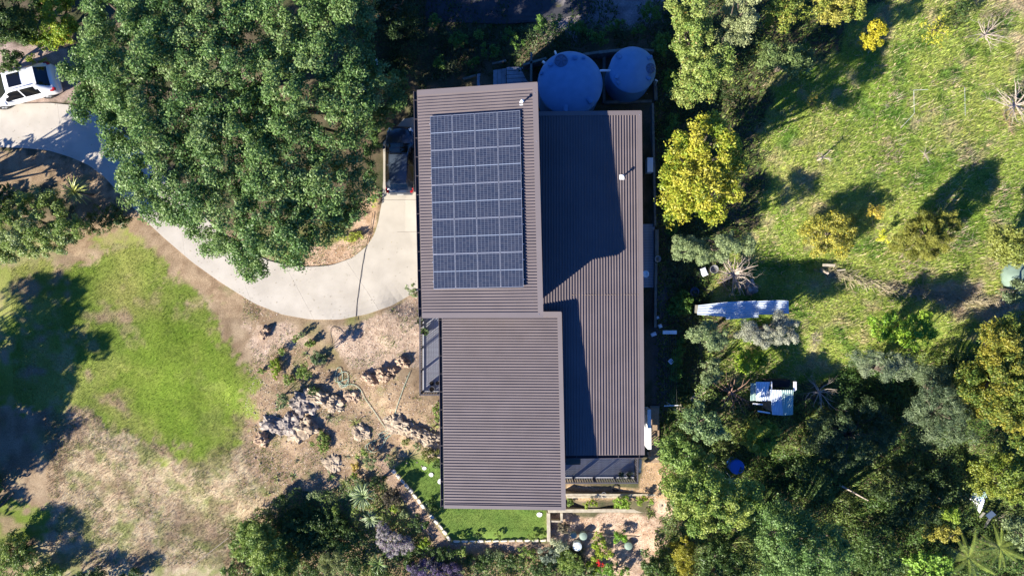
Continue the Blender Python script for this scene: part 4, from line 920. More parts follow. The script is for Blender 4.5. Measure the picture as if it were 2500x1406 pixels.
# small loose stones on the bank: uncountable
sb = MB(); r_ = random.Random(8)
for _ in range(300):
    px, py = r_.uniform(620, 1070), r_.uniform(900, 1140); 
    if r_.random() < .4: px, py = r_.gauss(740, 70), r_.gauss(1020, 40)
    g_ = G(px, py); s_ = r_.uniform(.02, .07); an = r_.uniform(0, 3); sb.box((g_.x, g_.y, g_.z+s_*.3), (s_*1.5, s_, s_), an, )
o = sb.build('scattered_stones', mat('field_stone', (.4, .33, .25), rough=.95), None, tuple(G(800, 1000))); setp(o, 'loose pale stones scattered over the bare bank', None, None, 'stuff')

# ------------------------------------------------------------------ foliage
def unit(v): return v/np.maximum(np.linalg.norm(v, axis=-1, keepdims=True), 1e-9)
def leafmesh(name, P, N, L, tint, rs, aspect=.5, droop=0):
    n = len(P); rv = rs.normal(size=(n, 3)); T = unit(np.cross(N, rv)); B = np.cross(N, T); Lh = (L/2)[:, None]; Wd = Lh*aspect
    V = np.empty((n, 4, 3)); V[:, 0] = P-T*Lh; V[:, 1] = P-B*Wd+N*Wd*.35; V[:, 2] = P+T*Lh; V[:, 3] = P+B*Wd+N*Wd*.35
    return mesh_np(name, V.reshape(-1, 3), np.arange(n*4).reshape(-1, 4), np.repeat(tint, 4, axis=0))
def canopy_centres(poly, z_e, z_t, sp, cr, rs, gap=.0, plate=1.0):
    P = poly; x0, y0 = P.min(0); x1, y1 = P.max(0); n = int((x1-x0)*(y1-y0)/(sp*sp)*14)+60
    X = rs.uniform(x0, x1, n); Y = rs.uniform(y0, y1, n); D = sdist(X, Y, P); k = D > min(cr*.92, D.max()*.6); X, Y, D = X[k], Y[k], D[k]
    sel = []
    for i in range(len(X)):
        if all((X[i]-X[j])**2+(Y[i]-Y[j])**2 > sp*sp for j in sel): sel.append(i)
    X, Y, D = X[sel], Y[sel], D[sel]
    if len(X) == 0: X, Y, D = np.array([P[:, 0].mean()]), np.array([P[:, 1].mean()]), np.array([cr])
    Rm = max(D.max(), cr); dn = np.clip(D/Rm*plate, 0, 1); z = z_e+(z_t-z_e)*np.sqrt(np.clip(1-(1-dn)**2, 0, 1))
    f_ = (H-z)/(H-z_e); X = X*f_; Y = Y*f_
    if gap: k = vnoise(X, Y, sp*1.7, 5) > gap; X, Y, z, dn = X[k], Y[k], z[k], dn[k]
    return np.stack([X, Y, z], -1), dn
def tree(label, poly, ze, zt, cr=.6, leaf=.13, pal=((.07, .12, .035),), cover=1.1, name='tree', cat='tree', gap=0, sp=None, group=None, up=.35, flat=.8, seed=0, trunk=True, hue=None, aspect=.5, sub=7, jit=.5, tipcol=None, trunk_at=None, bark=None, tilt=0, plate=1.0, zvar=None, fill=0):
    """poly in picture pixels; ze / zt edge and top height above the ground"""
    cxp = sum(p[0] for p in poly)/len(poly); cyp = sum(p[1] for p in poly)/len(poly)
    if trunk_at: cxp, cyp = trunk_at
    zg = G(cxp, cyp, ze).z; rs = np.random.default_rng(abs(seed+int(cxp)*3+int(cyp)*7))
    wp = np.array([Wp(a, b, zg+ze)[:2] for a, b in poly]); sp = sp or cr*1.05
    C, dn = canopy_centres(wp, zg+ze, zg+zt, sp, cr, rs, gap, plate)
    C[:, 2] += rs.normal(0, zvar or .22*min(1, zt/3), len(C))
    if tilt: C[:, 2] += tilt*((C[:, 0]-wp[:, 0].mean())*.8+(C[:, 1]-wp[:, 1].mean())*.6)
    n_in = 0
    if not fill and cat == 'tree' and ze > .7 and len(C) < 160: E_ = C[rs.random(len(C)) < .55].copy(); lo = zg+ze*.55; E_[:, 2] = lo+(E_[:, 2]-lo)*rs.random(len(E_))*.8; ctr = C[:, :2].mean(0); E_[:, :2] = ctr+(E_[:, :2]-ctr)*.85; n_in = len(E_); C = np.vstack([C, E_]); dn = np.r_[dn, np.ones(len(E_))]
    if fill: E_ = np.repeat(C, fill, 0); E_[:, 2] = zg+.4+(E_[:, 2]-zg-.4)*rs.random(len(E_)); E_[:, :2] += rs.normal(0, cr*.5, (len(E_), 2)); C = np.vstack([C, E_]); dn = np.r_[dn, np.ones(len(E_))]
    # a lower skirt of clumps under the rim, so that the crown has depth from the side
    k = dn < .55; S = C[k].copy(); S[:, 2] -= min(.9*cr, ze*.5+.1); S = S[rs.random(len(S)) < .5]
    C = np.vstack([C, S])
    CR = cr*rs.uniform(.75, 1.25, len(C))
    # sub-clumps on the upper part of each clump
    nc = len(C); d = unit(rs.normal(size=(nc, sub, 3))+np.array([0, 0, .55])); SC_ = C[:, None]+d*(CR[:, None, None]*.72)*np.array([1, 1, flat]); SR = np.repeat((CR*.46)[:, None], sub, 1)*rs.uniform(.7, 1.3, (nc, sub))
    hue_c = rs.random((nc, 1))*.6+rs.random((nc, sub))*.4
    nl = np.maximum(6, (cover*.8*2*np.pi*SR**2/(.25*leaf*leaf*aspect*2))).astype(int)
    if n_in: nl[-n_in:] = np.maximum(4, nl[-n_in:]*.35).astype(int)
    idx_ = np.repeat(np.arange(nc*sub), nl.ravel()); n = len(idx_)
    dd = unit(rs.normal(size=(n, 3))+np.array([0, 0, .5])); P = SC_.reshape(-1, 3)[idx_]+dd*(SR.ravel()[idx_]*rs.uniform(.45, 1.08, n))[:, None]*np.array([1, 1, flat])
    g0 = gz(SC_.reshape(-1, 3)[:, 0], SC_.reshape(-1, 3)[:, 1]); P[:, 2] = np.maximum(P[:, 2], g0[idx_]+.04)
    N = unit(dd*.55+np.array([0, 0, up])+rs.normal(0, jit, (n, 3)))
    pa = np.array(pal, float)*np.array([1.42, 1.48, 1.25]); f = np.clip(hue_c.ravel()[idx_]+rs.normal(0, .16, n), 0, .999)*len(pa); i0 = np.minimum(f.astype(int), len(pa)-1); i1 = np.minimum(i0+1, len(pa)-1); fr = (f-i0)[:, None]
    T = pa[i0]*(1-fr)+pa[i1]*fr; T = T*(1+rs.uniform(-.22, .22, (n, 1)))
    if tipcol is not None: k = rs.random(n) < tipcol[3]; T[k] = np.array(tipcol[:3])*(1+rs.uniform(-.25, .25, (k.sum(), 1)))
    base = (float(wp[:, 0].mean()), float(wp[:, 1].mean())); 
    if trunk_at: base = Wp(cxp, cyp, zg+ze*.5)[:2]
    bz = gz1(*base); t = thing(name, label, cat, (base[0], base[1], bz), group=group); org = np.array([base[0], base[1], bz])
    Lf = leaf*rs.uniform(.65, 1.35, n)
    link('crown' if cat == 'tree' else 'foliage', leafmesh('crown', P-org, N, Lf, T, rs, aspect), M_LEAF, t)
    if trunk:
        h = zt; rt = max(.03, .045*math.sqrt(max(1e-3, (wp[:, 0].max()-wp[:, 0].min())*h)))
        tb = MB(); fork = Vector((base[0]+rnd.uniform(-.2, .2), base[1]+rnd.uniform(-.2, .2), bz+max(.12, ze*.45)))
        tb.tube([(base[0], base[1], bz-.15), (base[0], base[1], bz+.02), tuple(fork)], [rt*1.4, rt*1.15, rt*.8], 9)
        tb.build('trunk' if cat == 'tree' else 'stem', bark or barkm, t)
        lb = MB(); nn = len(C); pick = rs.permutation(nn)[:min(nn, 26 if cat == 'tree' else 6)]
        for q in pick:
            e = Vector(C[q]); mid = fork.lerp(e, .5)+Vector((rnd.uniform(-.25, .25), rnd.uniform(-.25, .25), rnd.uniform(0, .3)*h/5))
            lb.tube([tuple(fork), tuple(fork.lerp(mid, .5)+Vector((0, 0, .05*h))), tuple(mid), tuple(e)], [rt*.55, rt*.42, rt*.3, rt*.08], 6, cap=False)
        lb.build('limb' if cat == 'tree' else 'twig', bark or barkm, t)
    return t
def ell(cx, cy, rx, ry, n=11, j=.14, seed=0):
    r = random.Random(int(cx*3+cy*7+seed)); return [(cx+rx*math.cos(a)*(1+r.uniform(-j, j)), cy+ry*math.sin(a)*(1+r.uniform(-j, j))) for a in [2*math.pi*k/n for k in range(n)]]
POH = ((.042, .085, .032), (.062, .115, .038), (.085, .15, .045), (.115, .18, .055), (.16, .215, .09))
tree('huge broad dark green tree filling the upper left, overhanging the drive', [(190,-60),(200,0),(180,70),(170,130),(150,175),(158,225),(164,276),(206,312),(225,360),(222,404),(250,446),(278,486),(320,520),(372,542),(426,576),(455,584),(494,624),(546,664),(604,690),(650,686),(690,664),(745,660),(790,640),(806,600),(800,568),(850,562),(900,520),(922,470),(900,420),(900,375),(918,335),(945,318),(972,300),(988,250),(990,180),(940,130),(925,60),(930,-60),(600,-110),(380,-110)], 3.2, 7.6, cr=.78, sp=.8, leaf=.145, pal=POH, cover=.75, sub=9, gap=0, trunk_at=(560, 250), seed=2, tilt=.07, plate=2.6, zvar=.42)
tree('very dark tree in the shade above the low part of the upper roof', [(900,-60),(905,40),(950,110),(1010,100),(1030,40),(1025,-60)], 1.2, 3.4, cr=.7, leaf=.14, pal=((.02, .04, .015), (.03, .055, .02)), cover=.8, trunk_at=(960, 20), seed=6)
YG = ((.10, .17, .02), (.17, .24, .025), (.24, .28, .03))
GG = ((.10, .14, .07), (.15, .19, .09), (.2, .235, .12))
LG = ((.08, .13, .03), (.13, .19, .045), (.19, .24, .06))
OY = ((.1, .155, .02), (.17, .21, .02), (.25, .255, .028), (.32, .28, .04))
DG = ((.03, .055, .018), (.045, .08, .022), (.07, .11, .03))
tree('bright yellow-green leafy bush above the white car', [(70,15),(62,60),(68,105),(100,122),(140,120),(165,138),(182,110),(185,70),(190,20),(180,-30),(100,-30)], 1.0, 2.6, cr=.45, leaf=.12, pal=YG, tipcol=(.4, .2, .04, .04), name='shrub', cat='shrub', seed=1)
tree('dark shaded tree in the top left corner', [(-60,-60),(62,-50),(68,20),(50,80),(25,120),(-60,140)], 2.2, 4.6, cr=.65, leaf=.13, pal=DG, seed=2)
tree('broad leafy shrub left of the spiky cabbage tree, pale on its lower side', [(-40,530),(15,485),(60,452),(115,448),(140,470),(150,500),(185,510),(235,545),(222,585),(175,600),(165,635),(120,642),(60,636),(-40,640)], 1.0, 2.7, cr=.5, leaf=.11, pal=LG+((.24, .28, .14),), seed=3, name='shrub', cat='shrub')
tree('low straggly dark shrub in the shade under the cabbage tree', [(215,500),(270,490),(320,520),(330,545),(280,570),(225,575),(190,560)], .3, .9, cr=.3, leaf=.1, pal=DG+((.1, .12, .03),), cover=.55, seed=4, name='shrub', cat='shrub')
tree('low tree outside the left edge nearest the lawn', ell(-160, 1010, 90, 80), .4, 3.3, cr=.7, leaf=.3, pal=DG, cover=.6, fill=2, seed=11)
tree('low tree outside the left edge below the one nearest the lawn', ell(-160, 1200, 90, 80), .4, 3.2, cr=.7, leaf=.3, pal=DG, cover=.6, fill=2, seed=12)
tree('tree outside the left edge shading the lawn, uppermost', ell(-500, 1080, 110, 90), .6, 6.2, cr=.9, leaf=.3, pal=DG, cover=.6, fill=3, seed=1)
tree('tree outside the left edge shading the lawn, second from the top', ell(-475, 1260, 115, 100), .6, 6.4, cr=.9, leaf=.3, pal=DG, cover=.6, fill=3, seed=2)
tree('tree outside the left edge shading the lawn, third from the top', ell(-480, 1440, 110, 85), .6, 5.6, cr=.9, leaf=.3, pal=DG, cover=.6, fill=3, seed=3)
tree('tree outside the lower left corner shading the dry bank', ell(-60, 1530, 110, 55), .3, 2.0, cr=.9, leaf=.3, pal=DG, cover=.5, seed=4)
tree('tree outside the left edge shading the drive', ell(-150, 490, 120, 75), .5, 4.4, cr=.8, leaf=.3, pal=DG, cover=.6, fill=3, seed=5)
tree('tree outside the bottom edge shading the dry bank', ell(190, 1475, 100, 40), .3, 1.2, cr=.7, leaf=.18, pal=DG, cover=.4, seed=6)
tree('dark twiggy shrub at the bottom left corner', [(-30,1320),(40,1290),(90,1330),(110,1400),(60,1440),(-30,1440)], .5, 1.4, cr=.35, leaf=.09, pal=LG, cover=.5, seed=7, name='shrub', cat='shrub')
tree('olive and dark green tree group at the lower left of the garden', [(578,1292),(600,1268),(640,1262),(668,1275),(690,1300),(700,1350),(735,1380),(740,1440),(610,1440),(600,1400),(625,1380),(585,1350)], .9, 2.1, cr=.5, leaf=.1, pal=LG, seed=8)
tree('dark green bush in deep shade below the flax plants', [(690,1250),(760,1225),(830,1250),(860,1290),(840,1340),(770,1350),(700,1330)], .3, .7, cr=.4, leaf=.11, pal=DG, cover=.7, seed=9, name='shrub', cat='shrub')
tree('soft olive conifer-like bush at the bottom edge', ell(808, 1375, 38, 36), .7, 1.9, cr=.35, leaf=.09, pal=((.1, .12, .04), (.18, .2, .08)), aspect=.25, cover=1.0, seed=10, name='shrub', cat='shrub')
tree('purple-grey lavender bush with pale flower haze', [(905,1290),(935,1265),(975,1290),(1015,1320),(1018,1350),(985,1362),(945,1365),(920,1335)], .3, .9, cr=.3, leaf=.08, pal=((.16, .15, .14), (.27, .22, .26), (.34, .31, .32)), aspect=.3, cover=.8, tipcol=(.36, .24, .44, .12), seed=11, name='lavender_bush', cat='shrub')
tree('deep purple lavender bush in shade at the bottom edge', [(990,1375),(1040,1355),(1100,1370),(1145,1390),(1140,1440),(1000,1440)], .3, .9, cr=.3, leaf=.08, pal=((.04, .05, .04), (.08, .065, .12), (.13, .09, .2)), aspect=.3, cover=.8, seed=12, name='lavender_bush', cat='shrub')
SM = [ # px,py,rx,ry,h,palette,label
 (690,975,28,27,.9,GG,'round dense grey-green bush at the left end of the rocks'),(780,872,24,22,1.25,((.05,.09,.04),(.09,.13,.06)),'upright grey-green shrub casting a long shadow on the pink gravel'),
 (742,905,22,24,.8,LG,'green shrub between the gravel and the lawn bank'),(765,955,20,14,.6,DG,'dark low shrub behind the rock outcrop'),(722,826,12,11,.3,LG,'tiny olive tuft in the mulch just under the drive'),(688,858,12,11,.3,LG,'tiny olive tuft in the mulch, second down'),(738,815,13,12,.35,GG,'small grey tuft beside the drive edge'),(757,838,14,13,.4,LG,'small bright tuft beside the gravel'),(672,900,16,30,.3,YG,'patch of bright low weeds between lawn and bank'),(705,925,18,18,.35,LG,'low green weeds above the round bush'),
 (640,905,13,10,.3,LG,'small weed clump at the edge of the mown lawn'),
 (1004,708,24,22,1.6,GG,'feathery grey-green shrub poking out from under the upper roof'),(882,1108,28,16,.5,LG,'bright green low shrub left of the bare path'),(905,1125,20,22,.5,GG,'grey-green shrub at the path corner'),(868,1138,16,15,.3,((.3,.18,.04),(.34,.26,.06)),'low orange-brown plant beside the path corner'),(866,1160,13,12,.3,YG,'small round bright green plant left of the path'),
 (951,1124,20,17,.4,GG,'soft grey-green shrub at the top corner of the small lawn'),(1048,1108,34,20,.45,((.1,.12,.03),(.17,.17,.05)),'olive shrub between the small lawn and the middle roof'),(1072,1128,22,22,.4,DG,'dark green shrub hard against the middle roof'),(990,1078,15,12,.35,((.12,.13,.04),(.2,.2,.07)),'small olive shrub under the cream ridge'),(1020,1092,13,13,.35,GG,'small grey shrub under the cream ridge nearer the roof'),
 (1068,1005,14,26,.9,LG,'narrow light green plant under the middle roof edge'),(788,1080,18,30,.3,LG,'patch of bright weeds below the outcrop'),(762,1082,9,9,.25,LG,'lone small green tuft below the outcrop'),
 (880,1185,18,24,.5,GG,'grey-green shrub above the big spiky cabbage tree'),(925,1175,26,20,.7,DG,'dark shrub in the spiky shadow beside the path'),(955,1215,26,30,.8,((.06,.05,.04),(.1,.08,.06)),'dark bronze-leaved shrub beside the path'),(962,1240,15,13,.5,YG,'small yellow-green shrub beside the path edging stones'),(820,1245,14,18,.6,LG,'yellow-dotted shrub left of the lower cabbage tree'),
 (1020,1275,28,24,.7,DG,'dark green shrub right of the lavender'),(1034,1322,17,17,.5,YG,'bright green round shrub below the garden path'),(985,1255,14,14,.4,GG,'small grey-green shrub above the lavender'),
 (1075,1350,34,22,.6,DG,'dark shrub under the lower end of the path'),(1170,1370,38,26,.5,DG,'dark spreading groundcover at the bottom, left part'),(1250,1370,40,26,.5,DG,'dark spreading groundcover at the bottom, middle part'),(1320,1385,34,26,.5,DG,'dark spreading groundcover at the bottom, right part'),
 (1338,1352,32,26,.6,((.12,.15,.12),(.22,.25,.2)),'silver-grey bush at the lower path'),(1372,1330,26,14,.5,((.2,.22,.15),(.34,.36,.26)),'pale variegated bush beside the domed lid'),(1395,1372,34,26,.5,LG,'broad-leaved green bush under the domed lid'),(1430,1395,36,18,.4,GG,'grey-green spreading bush at the bottom edge'),
 (1460,1322,16,24,.5,YG,'green shrub right of the round septic lid'),(1511,1308,22,19,.5,((.09,.2,.02),(.15,.27,.03)),'bright green round shrub above the lone lid'),(1470,1352,26,17,.5,YG,'yellow-green leafy shrub above the red flowers'),(1448,1385,14,20,.4,YG,'yellow-green shrub left of the red flowers'),(1505,1395,36,22,.7,((.07,.16,.02),(.12,.22,.03)),'rounded green shrub at the bottom edge under the lone lid'),
 (1375,1288,18,16,.4,((.08,.07,.05),(.14,.12,.09)),'dark twiggy plant in the corner of the walls'),
 (1390,1226,10,14,.5,LG,'leafy planter shrub at the left end under the roof edge'),(1440,1226,26,17,.55,YG,'yellow-green planter shrub, second from the left'),(1518,1226,28,18,.6,((.09,.19,.02),(.2,.29,.04)),'larger bright green planter shrub right of the middle'),(1576,1222,26,15,.5,YG,'yellow-green planter shrub at the right end'),
 (1010,1340,20,16,.3,DG,'dark low plant beside the deep purple lavender'),
 (1122,1232,12,9,.2,DG,'small dark tuft at the corner of the middle roof on the lawn'),(1050,1225,12,10,.2,DG,'dark leafy tuft on the small lawn by the edging'),(1062,1245,11,10,.2,DG,'dark leafy tuft on the small lawn, second by the edging'),(1130,1308,16,8,.2,LG,'low weeds along the bottom edging, left'),(1165,1306,14,8,.2,DG,'low weeds along the bottom edging, middle'),(1215,1308,16,8,.2,LG,'low weeds along the bottom edging, right'),
 (1310,1308,22,9,.25,LG,'low leafy plants in the lower right corner of the small lawn'),
]
for i, (px, py, rx, ry, h, pl, lab) in enumerate(SM):
    if px > 1340 and py > 1290 and 'Z' not in lab: rx, ry = rx*1.3, ry*1.25
    tree(lab, ell(px, py, rx, ry, seed=i), h*.3, h, cr=max(.1, min(.3, rx*.009)), leaf=.085, pal=pl, name='shrub', cat='shrub', seed=i, cover=.9, trunk=h > .28, sub=6)
for i, (px, py, rx, ry, h, pl, lab) in enumerate(((600,1330,42,50,1.5,LG,'yellow-green bush at the lower left of the garden, left edge'),(650,1375,50,36,1.3,LG,'dense green bush at the bottom edge under the olive tree group'),(720,1290,44,36,1.1,DG,'dark green bush behind the olive tree group'),(560,1395,34,22,.8,LG,'low green bush at the bottom where the straw begins'),(745,1330,36,34,1.0,DG,'dark bush between the olive group and the cabbage trees'),(870,1310,34,26,.8,DG,'dark green bush just left of the lavender'),(870,1375,30,28,.8,DG,'dark bush at the bottom edge left of the last cabbage tree'),(760,1395,30,22,.8,DG,'dark bush at the bottom edge beside the soft conifer'),(840,1330,28,24,.7,LG,'green bush below the cabbage tree pair'),(690,1225,26,20,.6,DG,'low dark bush at the top of the shaded garden'),(770,1205,24,20,.6,GG,'grey-green bush between the flax plants'),
 (930,1395,22,18,.5,DG,'low dark plant under the lowest cabbage tree'),(1000,1375,26,16,.5,DG,'dark green plant between the two lavender bushes'),(1110,1345,30,14,.4,LG,'green shrub on the lower side of the path bend'),(1215,1352,34,14,.4,GG,'grey-green groundcover below the lawn edging, left'),(1285,1350,30,14,.4,LG,'green groundcover below the lawn edging, right'),(30,1350,46,34,.9,DG,'dark shrub at the lower left corner, upper'),(120,1390,50,26,.8,LG,'dark straggly shrub along the bottom left edge'),(230,1400,46,20,.6,DG,'low dark shrub at the bottom edge in the straw'),(330,1405,40,16,.5,DG,'low dark shrub at the bottom edge, further right in the straw'),(25,150,40,36,2.2,DG,'dark shaded bush above the white car'),(95,150,22,12,.5,YG,'low yellow-green plants behind the white car'),(40,60,48,50,2.8,DG,'dark tree top in the upper left corner, right part'))):
    tree(lab, ell(px, py, rx, ry, seed=i+300), h*.3, h, cr=.32, leaf=.1, pal=pl, name='shrub', cat='shrub', seed=i+300, cover=.9, trunk=True, sub=7)
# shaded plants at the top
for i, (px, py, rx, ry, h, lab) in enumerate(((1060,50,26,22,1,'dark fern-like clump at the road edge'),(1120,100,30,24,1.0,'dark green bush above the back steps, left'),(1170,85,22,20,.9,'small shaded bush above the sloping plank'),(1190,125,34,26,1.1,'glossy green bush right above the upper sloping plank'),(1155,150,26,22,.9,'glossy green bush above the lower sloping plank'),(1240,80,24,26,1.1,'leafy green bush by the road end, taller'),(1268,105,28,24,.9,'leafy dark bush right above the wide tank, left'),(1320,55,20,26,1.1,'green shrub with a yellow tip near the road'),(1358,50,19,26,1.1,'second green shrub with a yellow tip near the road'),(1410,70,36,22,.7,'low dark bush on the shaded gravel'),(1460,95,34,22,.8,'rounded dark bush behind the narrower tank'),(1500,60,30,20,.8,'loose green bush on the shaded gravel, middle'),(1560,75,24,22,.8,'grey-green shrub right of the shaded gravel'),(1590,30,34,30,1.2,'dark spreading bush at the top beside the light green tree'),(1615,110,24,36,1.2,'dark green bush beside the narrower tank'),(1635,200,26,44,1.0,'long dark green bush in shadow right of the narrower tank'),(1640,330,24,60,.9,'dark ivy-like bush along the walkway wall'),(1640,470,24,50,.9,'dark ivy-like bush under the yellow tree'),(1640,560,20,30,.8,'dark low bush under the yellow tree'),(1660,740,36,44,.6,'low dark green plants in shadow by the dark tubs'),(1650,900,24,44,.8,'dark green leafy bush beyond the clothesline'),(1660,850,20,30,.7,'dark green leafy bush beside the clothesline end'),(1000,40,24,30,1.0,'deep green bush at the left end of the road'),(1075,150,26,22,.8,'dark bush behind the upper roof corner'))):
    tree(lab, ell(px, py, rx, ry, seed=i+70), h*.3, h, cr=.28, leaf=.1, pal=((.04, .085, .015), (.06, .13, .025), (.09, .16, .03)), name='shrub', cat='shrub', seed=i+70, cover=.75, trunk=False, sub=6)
# right-hand trees
tree('light green tree standing at the top beside the shaded tanks', [(1640,-40),(1632,40),(1648,100),(1645,140),(1655,180),(1662,230),(1685,262),(1700,255),(1755,232),(1782,185),(1790,130),(1762,105),(1752,40),(1740,-40)], 2.6, 5.2, cr=.6, leaf=.12, pal=LG+((.22, .25, .08),), tipcol=(.35, .25, .06, .03), seed=21)
tree('pale grey-green tree at the top, right of the light green one', [(1756,10),(1762,100),(1790,118),(1815,120),(1852,96),(1872,40),(1845,-40),(1770,-40)], 2.4, 4.8, cr=.5, leaf=.09, pal=((.15,.17,.08),(.22,.24,.12),(.27,.28,.16)), seed=22)
tree('yellowish green round tree at the top, left of the gap', [(1862,0),(1875,60),(1905,92),(1950,90),(1965,60),(1958,10),(1940,-40),(1880,-40)], 2.0, 4.0, cr=.5, leaf=.11, pal=((.1,.15,.03),(.17,.2,.04),(.24,.23,.05)), tipcol=(.3, .2, .06, .04), seed=23)
tree('dark glossy tree whose shadow falls over the meadow edge', [(1830,118),(1860,108),(1920,98),(1985,92),(2020,110),(2015,140),(1985,160),(1975,195),(1945,204),(1900,192),(1855,168),(1828,150)], 1.6, 3.8, cr=.5, leaf=.11, pal=((.05,.085,.03),(.09,.13,.045),(.14,.18,.07)), seed=24)
tree('wide yellow-green tree at the top edge left of the bright yellow bush', [(1968,-40),(1968,50),(2000,72),(2050,66),(2095,52),(2120,25),(2140,-40)], 1.8, 3.8, cr=.5, leaf=.11, pal=((.12,.16,.03),(.2,.22,.04),(.28,.25,.06)), seed=25)
tree('small bright yellow bush standing alone in the meadow', ell(2136, 88, 34, 40), .8, 2.2, cr=.3, leaf=.1, pal=((.2,.2,.015),(.31,.27,.02),(.38,.32,.03)), seed=26, name='shrub', cat='shrub')
tree('sparse yellow-leaved sapling right of the bright yellow bush', ell(2285, 75, 38, 42), .3, 1.2, cr=.3, leaf=.09, pal=((.26,.26,.03),(.4,.36,.05)), cover=.12, seed=27, name='shrub', cat='shrub')
tree('big golden yellow-green tree east of the house', [(1668,285),(1650,300),(1640,330),(1618,345),(1622,380),(1608,410),(1606,450),(1622,470),(1620,500),(1645,540),(1700,552),(1762,545),(1795,522),(1808,470),(1822,400),(1818,330),(1795,285),(1745,258),(1705,262)], 2.8, 7.0, cr=.62, leaf=.14, pal=OY, cover=1.0, seed=28)
tree('soft grey-green tree below the golden tree', [(1630,605),(1650,575),(1665,560),(1700,562),(1765,558),(1830,575),(1838,610),(1790,632),(1740,648),(1690,645),(1650,640),(1632,625)], 1.6, 3.2, cr=.45, leaf=.12, pal=GG, aspect=.28, cover=1.2, seed=29, up=.6)
tree('round olive shrub with yellow tips in the meadow', ell(2030, 568, 76, 66), .4, 1.4, cr=.45, leaf=.1, pal=((.12,.12,.025),(.2,.2,.04),(.3,.27,.06)), cover=.8, tipcol=(.55, .42, .03, .08), seed=30, name='shrub', cat='shrub')
tree('feathery yellow-green conifer in the meadow', [(2168,600),(2185,565),(2225,535),(2265,500),(2320,505),(2362,530),(2330,575),(2325,620),(2265,650),(2200,645)], .5, 2.5, cr=.4, leaf=.11, pal=((.1,.11,.02),(.17,.17,.03),(.22,.21,.05)), aspect=.22, cover=1.0, seed=31, up=.1)
tree('small lemon yellow shrub left of the feathery conifer', ell(2150, 582, 22, 24), .2, .8, cr=.25, leaf=.08, pal=((.4,.42,.03),(.55,.52,.06)), cover=.5, seed=32, name='shrub', cat='shrub')
tree('small yellow-orange weedy shrub on brush above the conifer', ell(2135, 515, 34, 22), .3, .8, cr=.25, leaf=.07, pal=((.3,.22,.08),(.5,.38,.06)), cover=.25, seed=33, name='shrub', cat='shrub')
tree('olive tree cut by the right edge, beside the pale green tarp', [(2415,560),(2445,545),(2480,545),(2540,555),(2540,650),(2470,655),(2420,630)], 1.6, 3.4, cr=.5, leaf=.12, pal=((.1,.13,.03),(.19,.2,.05)), seed=34)
tree('grey-green tree cut by the right edge below the pale green tarp', [(2440,690),(2480,675),(2540,680),(2540,745),(2450,745)], 1.4, 3.0, cr=.45, leaf=.11, pal=((.07,.1,.05),(.13,.16,.08)), seed=35)
tree('tall gold and green tree along the right edge', [(2388,800),(2400,770),(2450,762),(2540,750),(2570,1000),(2530,1130),(2470,1080),(2420,1060),(2380,1010),(2345,960),(2350,915),(2385,870)], 2.2, 5.2, cr=.6, leaf=.12, pal=((.06,.1,.02),(.1,.135,.025),(.15,.16,.03),(.22,.19,.03)), seed=36)
tree('yellow-green tree at the right edge beside the white shelter', [(2372,1180),(2402,1125),(2450,1085),(2530,1110),(2550,1250),(2460,1232),(2405,1232)], 1.6, 4.0, cr=.5, leaf=.12, pal=((.08,.12,.02),(.13,.17,.03),(.19,.2,.035)), seed=37)
tree('bright green leafy shrub under the brush line', [(2102,775),(2160,752),(2255,760),(2292,800),(2272,842),(2205,856),(2130,832)], .6, 1.8, cr=.4, leaf=.12, pal=((.08,.17,.02),(.16,.26,.03),(.24,.33,.04)), seed=38, name='shrub', cat='shrub')
PINE = ((.05,.075,.045),(.08,.11,.06),(.13,.16,.09))
tree('blue-grey needled tree leaning left, centre right', [(2072,885),(2088,845),(2145,850),(2225,862),(2250,900),(2230,950),(2150,930),(2090,920)], 1.4, 3.6, cr=.5, leaf=.16, pal=((.1,.13,.08),(.15,.18,.11),(.2,.22,.15)), aspect=.16, cover=.7, seed=39, up=.2)
tree('dark needled tree right of the leaning grey one', [(2240,890),(2330,890),(2375,960),(2382,1050),(2330,1120),(2260,1080),(2200,1010),(2225,950)], 1.2, 3.6, cr=.55, leaf=.17, pal=PINE, aspect=.16, cover=.7, seed=40, up=.2)
tree('shaded blue-green thicket tree below the round-holed shed', [(1960,1010),(2060,960),(2180,980),(2210,1060),(2150,1140),(2040,1150),(1960,1100)], .4, 1.5, cr=.5, leaf=.13, pal=((.03,.05,.025),(.05,.08,.03),(.08,.11,.05)), cover=.55, seed=41, aspect=.3)
tree('low dark thicket in the deep shade, centre right', [(2150,1150),(2260,1130),(2330,1160),(2340,1240),(2260,1300),(2170,1280),(2120,1210)], .5, 1.6, cr=.45, leaf=.12, pal=((.03,.05,.02),(.06,.09,.03)), cover=.5, seed=42, name='shrub', cat='shrub')
tree('grey-green spiky-leaved tree overlapping the long shed at its left end', [(1672,830),(1688,785),(1722,768),(1772,790),(1792,828),(1765,852),(1720,850)], 1.5, 3.0, cr=.4, leaf=.12, pal=GG, aspect=.28, seed=43, up=.5)
tree('silvery grey bush in front of the long blue shed', [(1790,795),(1838,772),(1898,762),(1952,775),(1966,802),(1940,838),(1872,850),(1800,846)], 1.0, 2.4, cr=.4, leaf=.09, pal=((.17,.16,.14),(.25,.25,.21),(.32,.31,.27)), aspect=.3, cover=1.0, seed=44, name='shrub', cat='shrub')
tree('soft grey-green bush below the two shed bushes', ell(1738, 908, 42, 42), .9, 2.2, cr=.4, leaf=.12, pal=GG, aspect=.28, seed=45, name='shrub', cat='shrub')
tree('bright yellow-green low shrub left of the small shed', ell(1830, 880, 60, 36), .3, 1.2, cr=.35, leaf=.11, pal=((.12,.2,.02),(.22,.3,.03)), seed=46, name='shrub', cat='shrub')
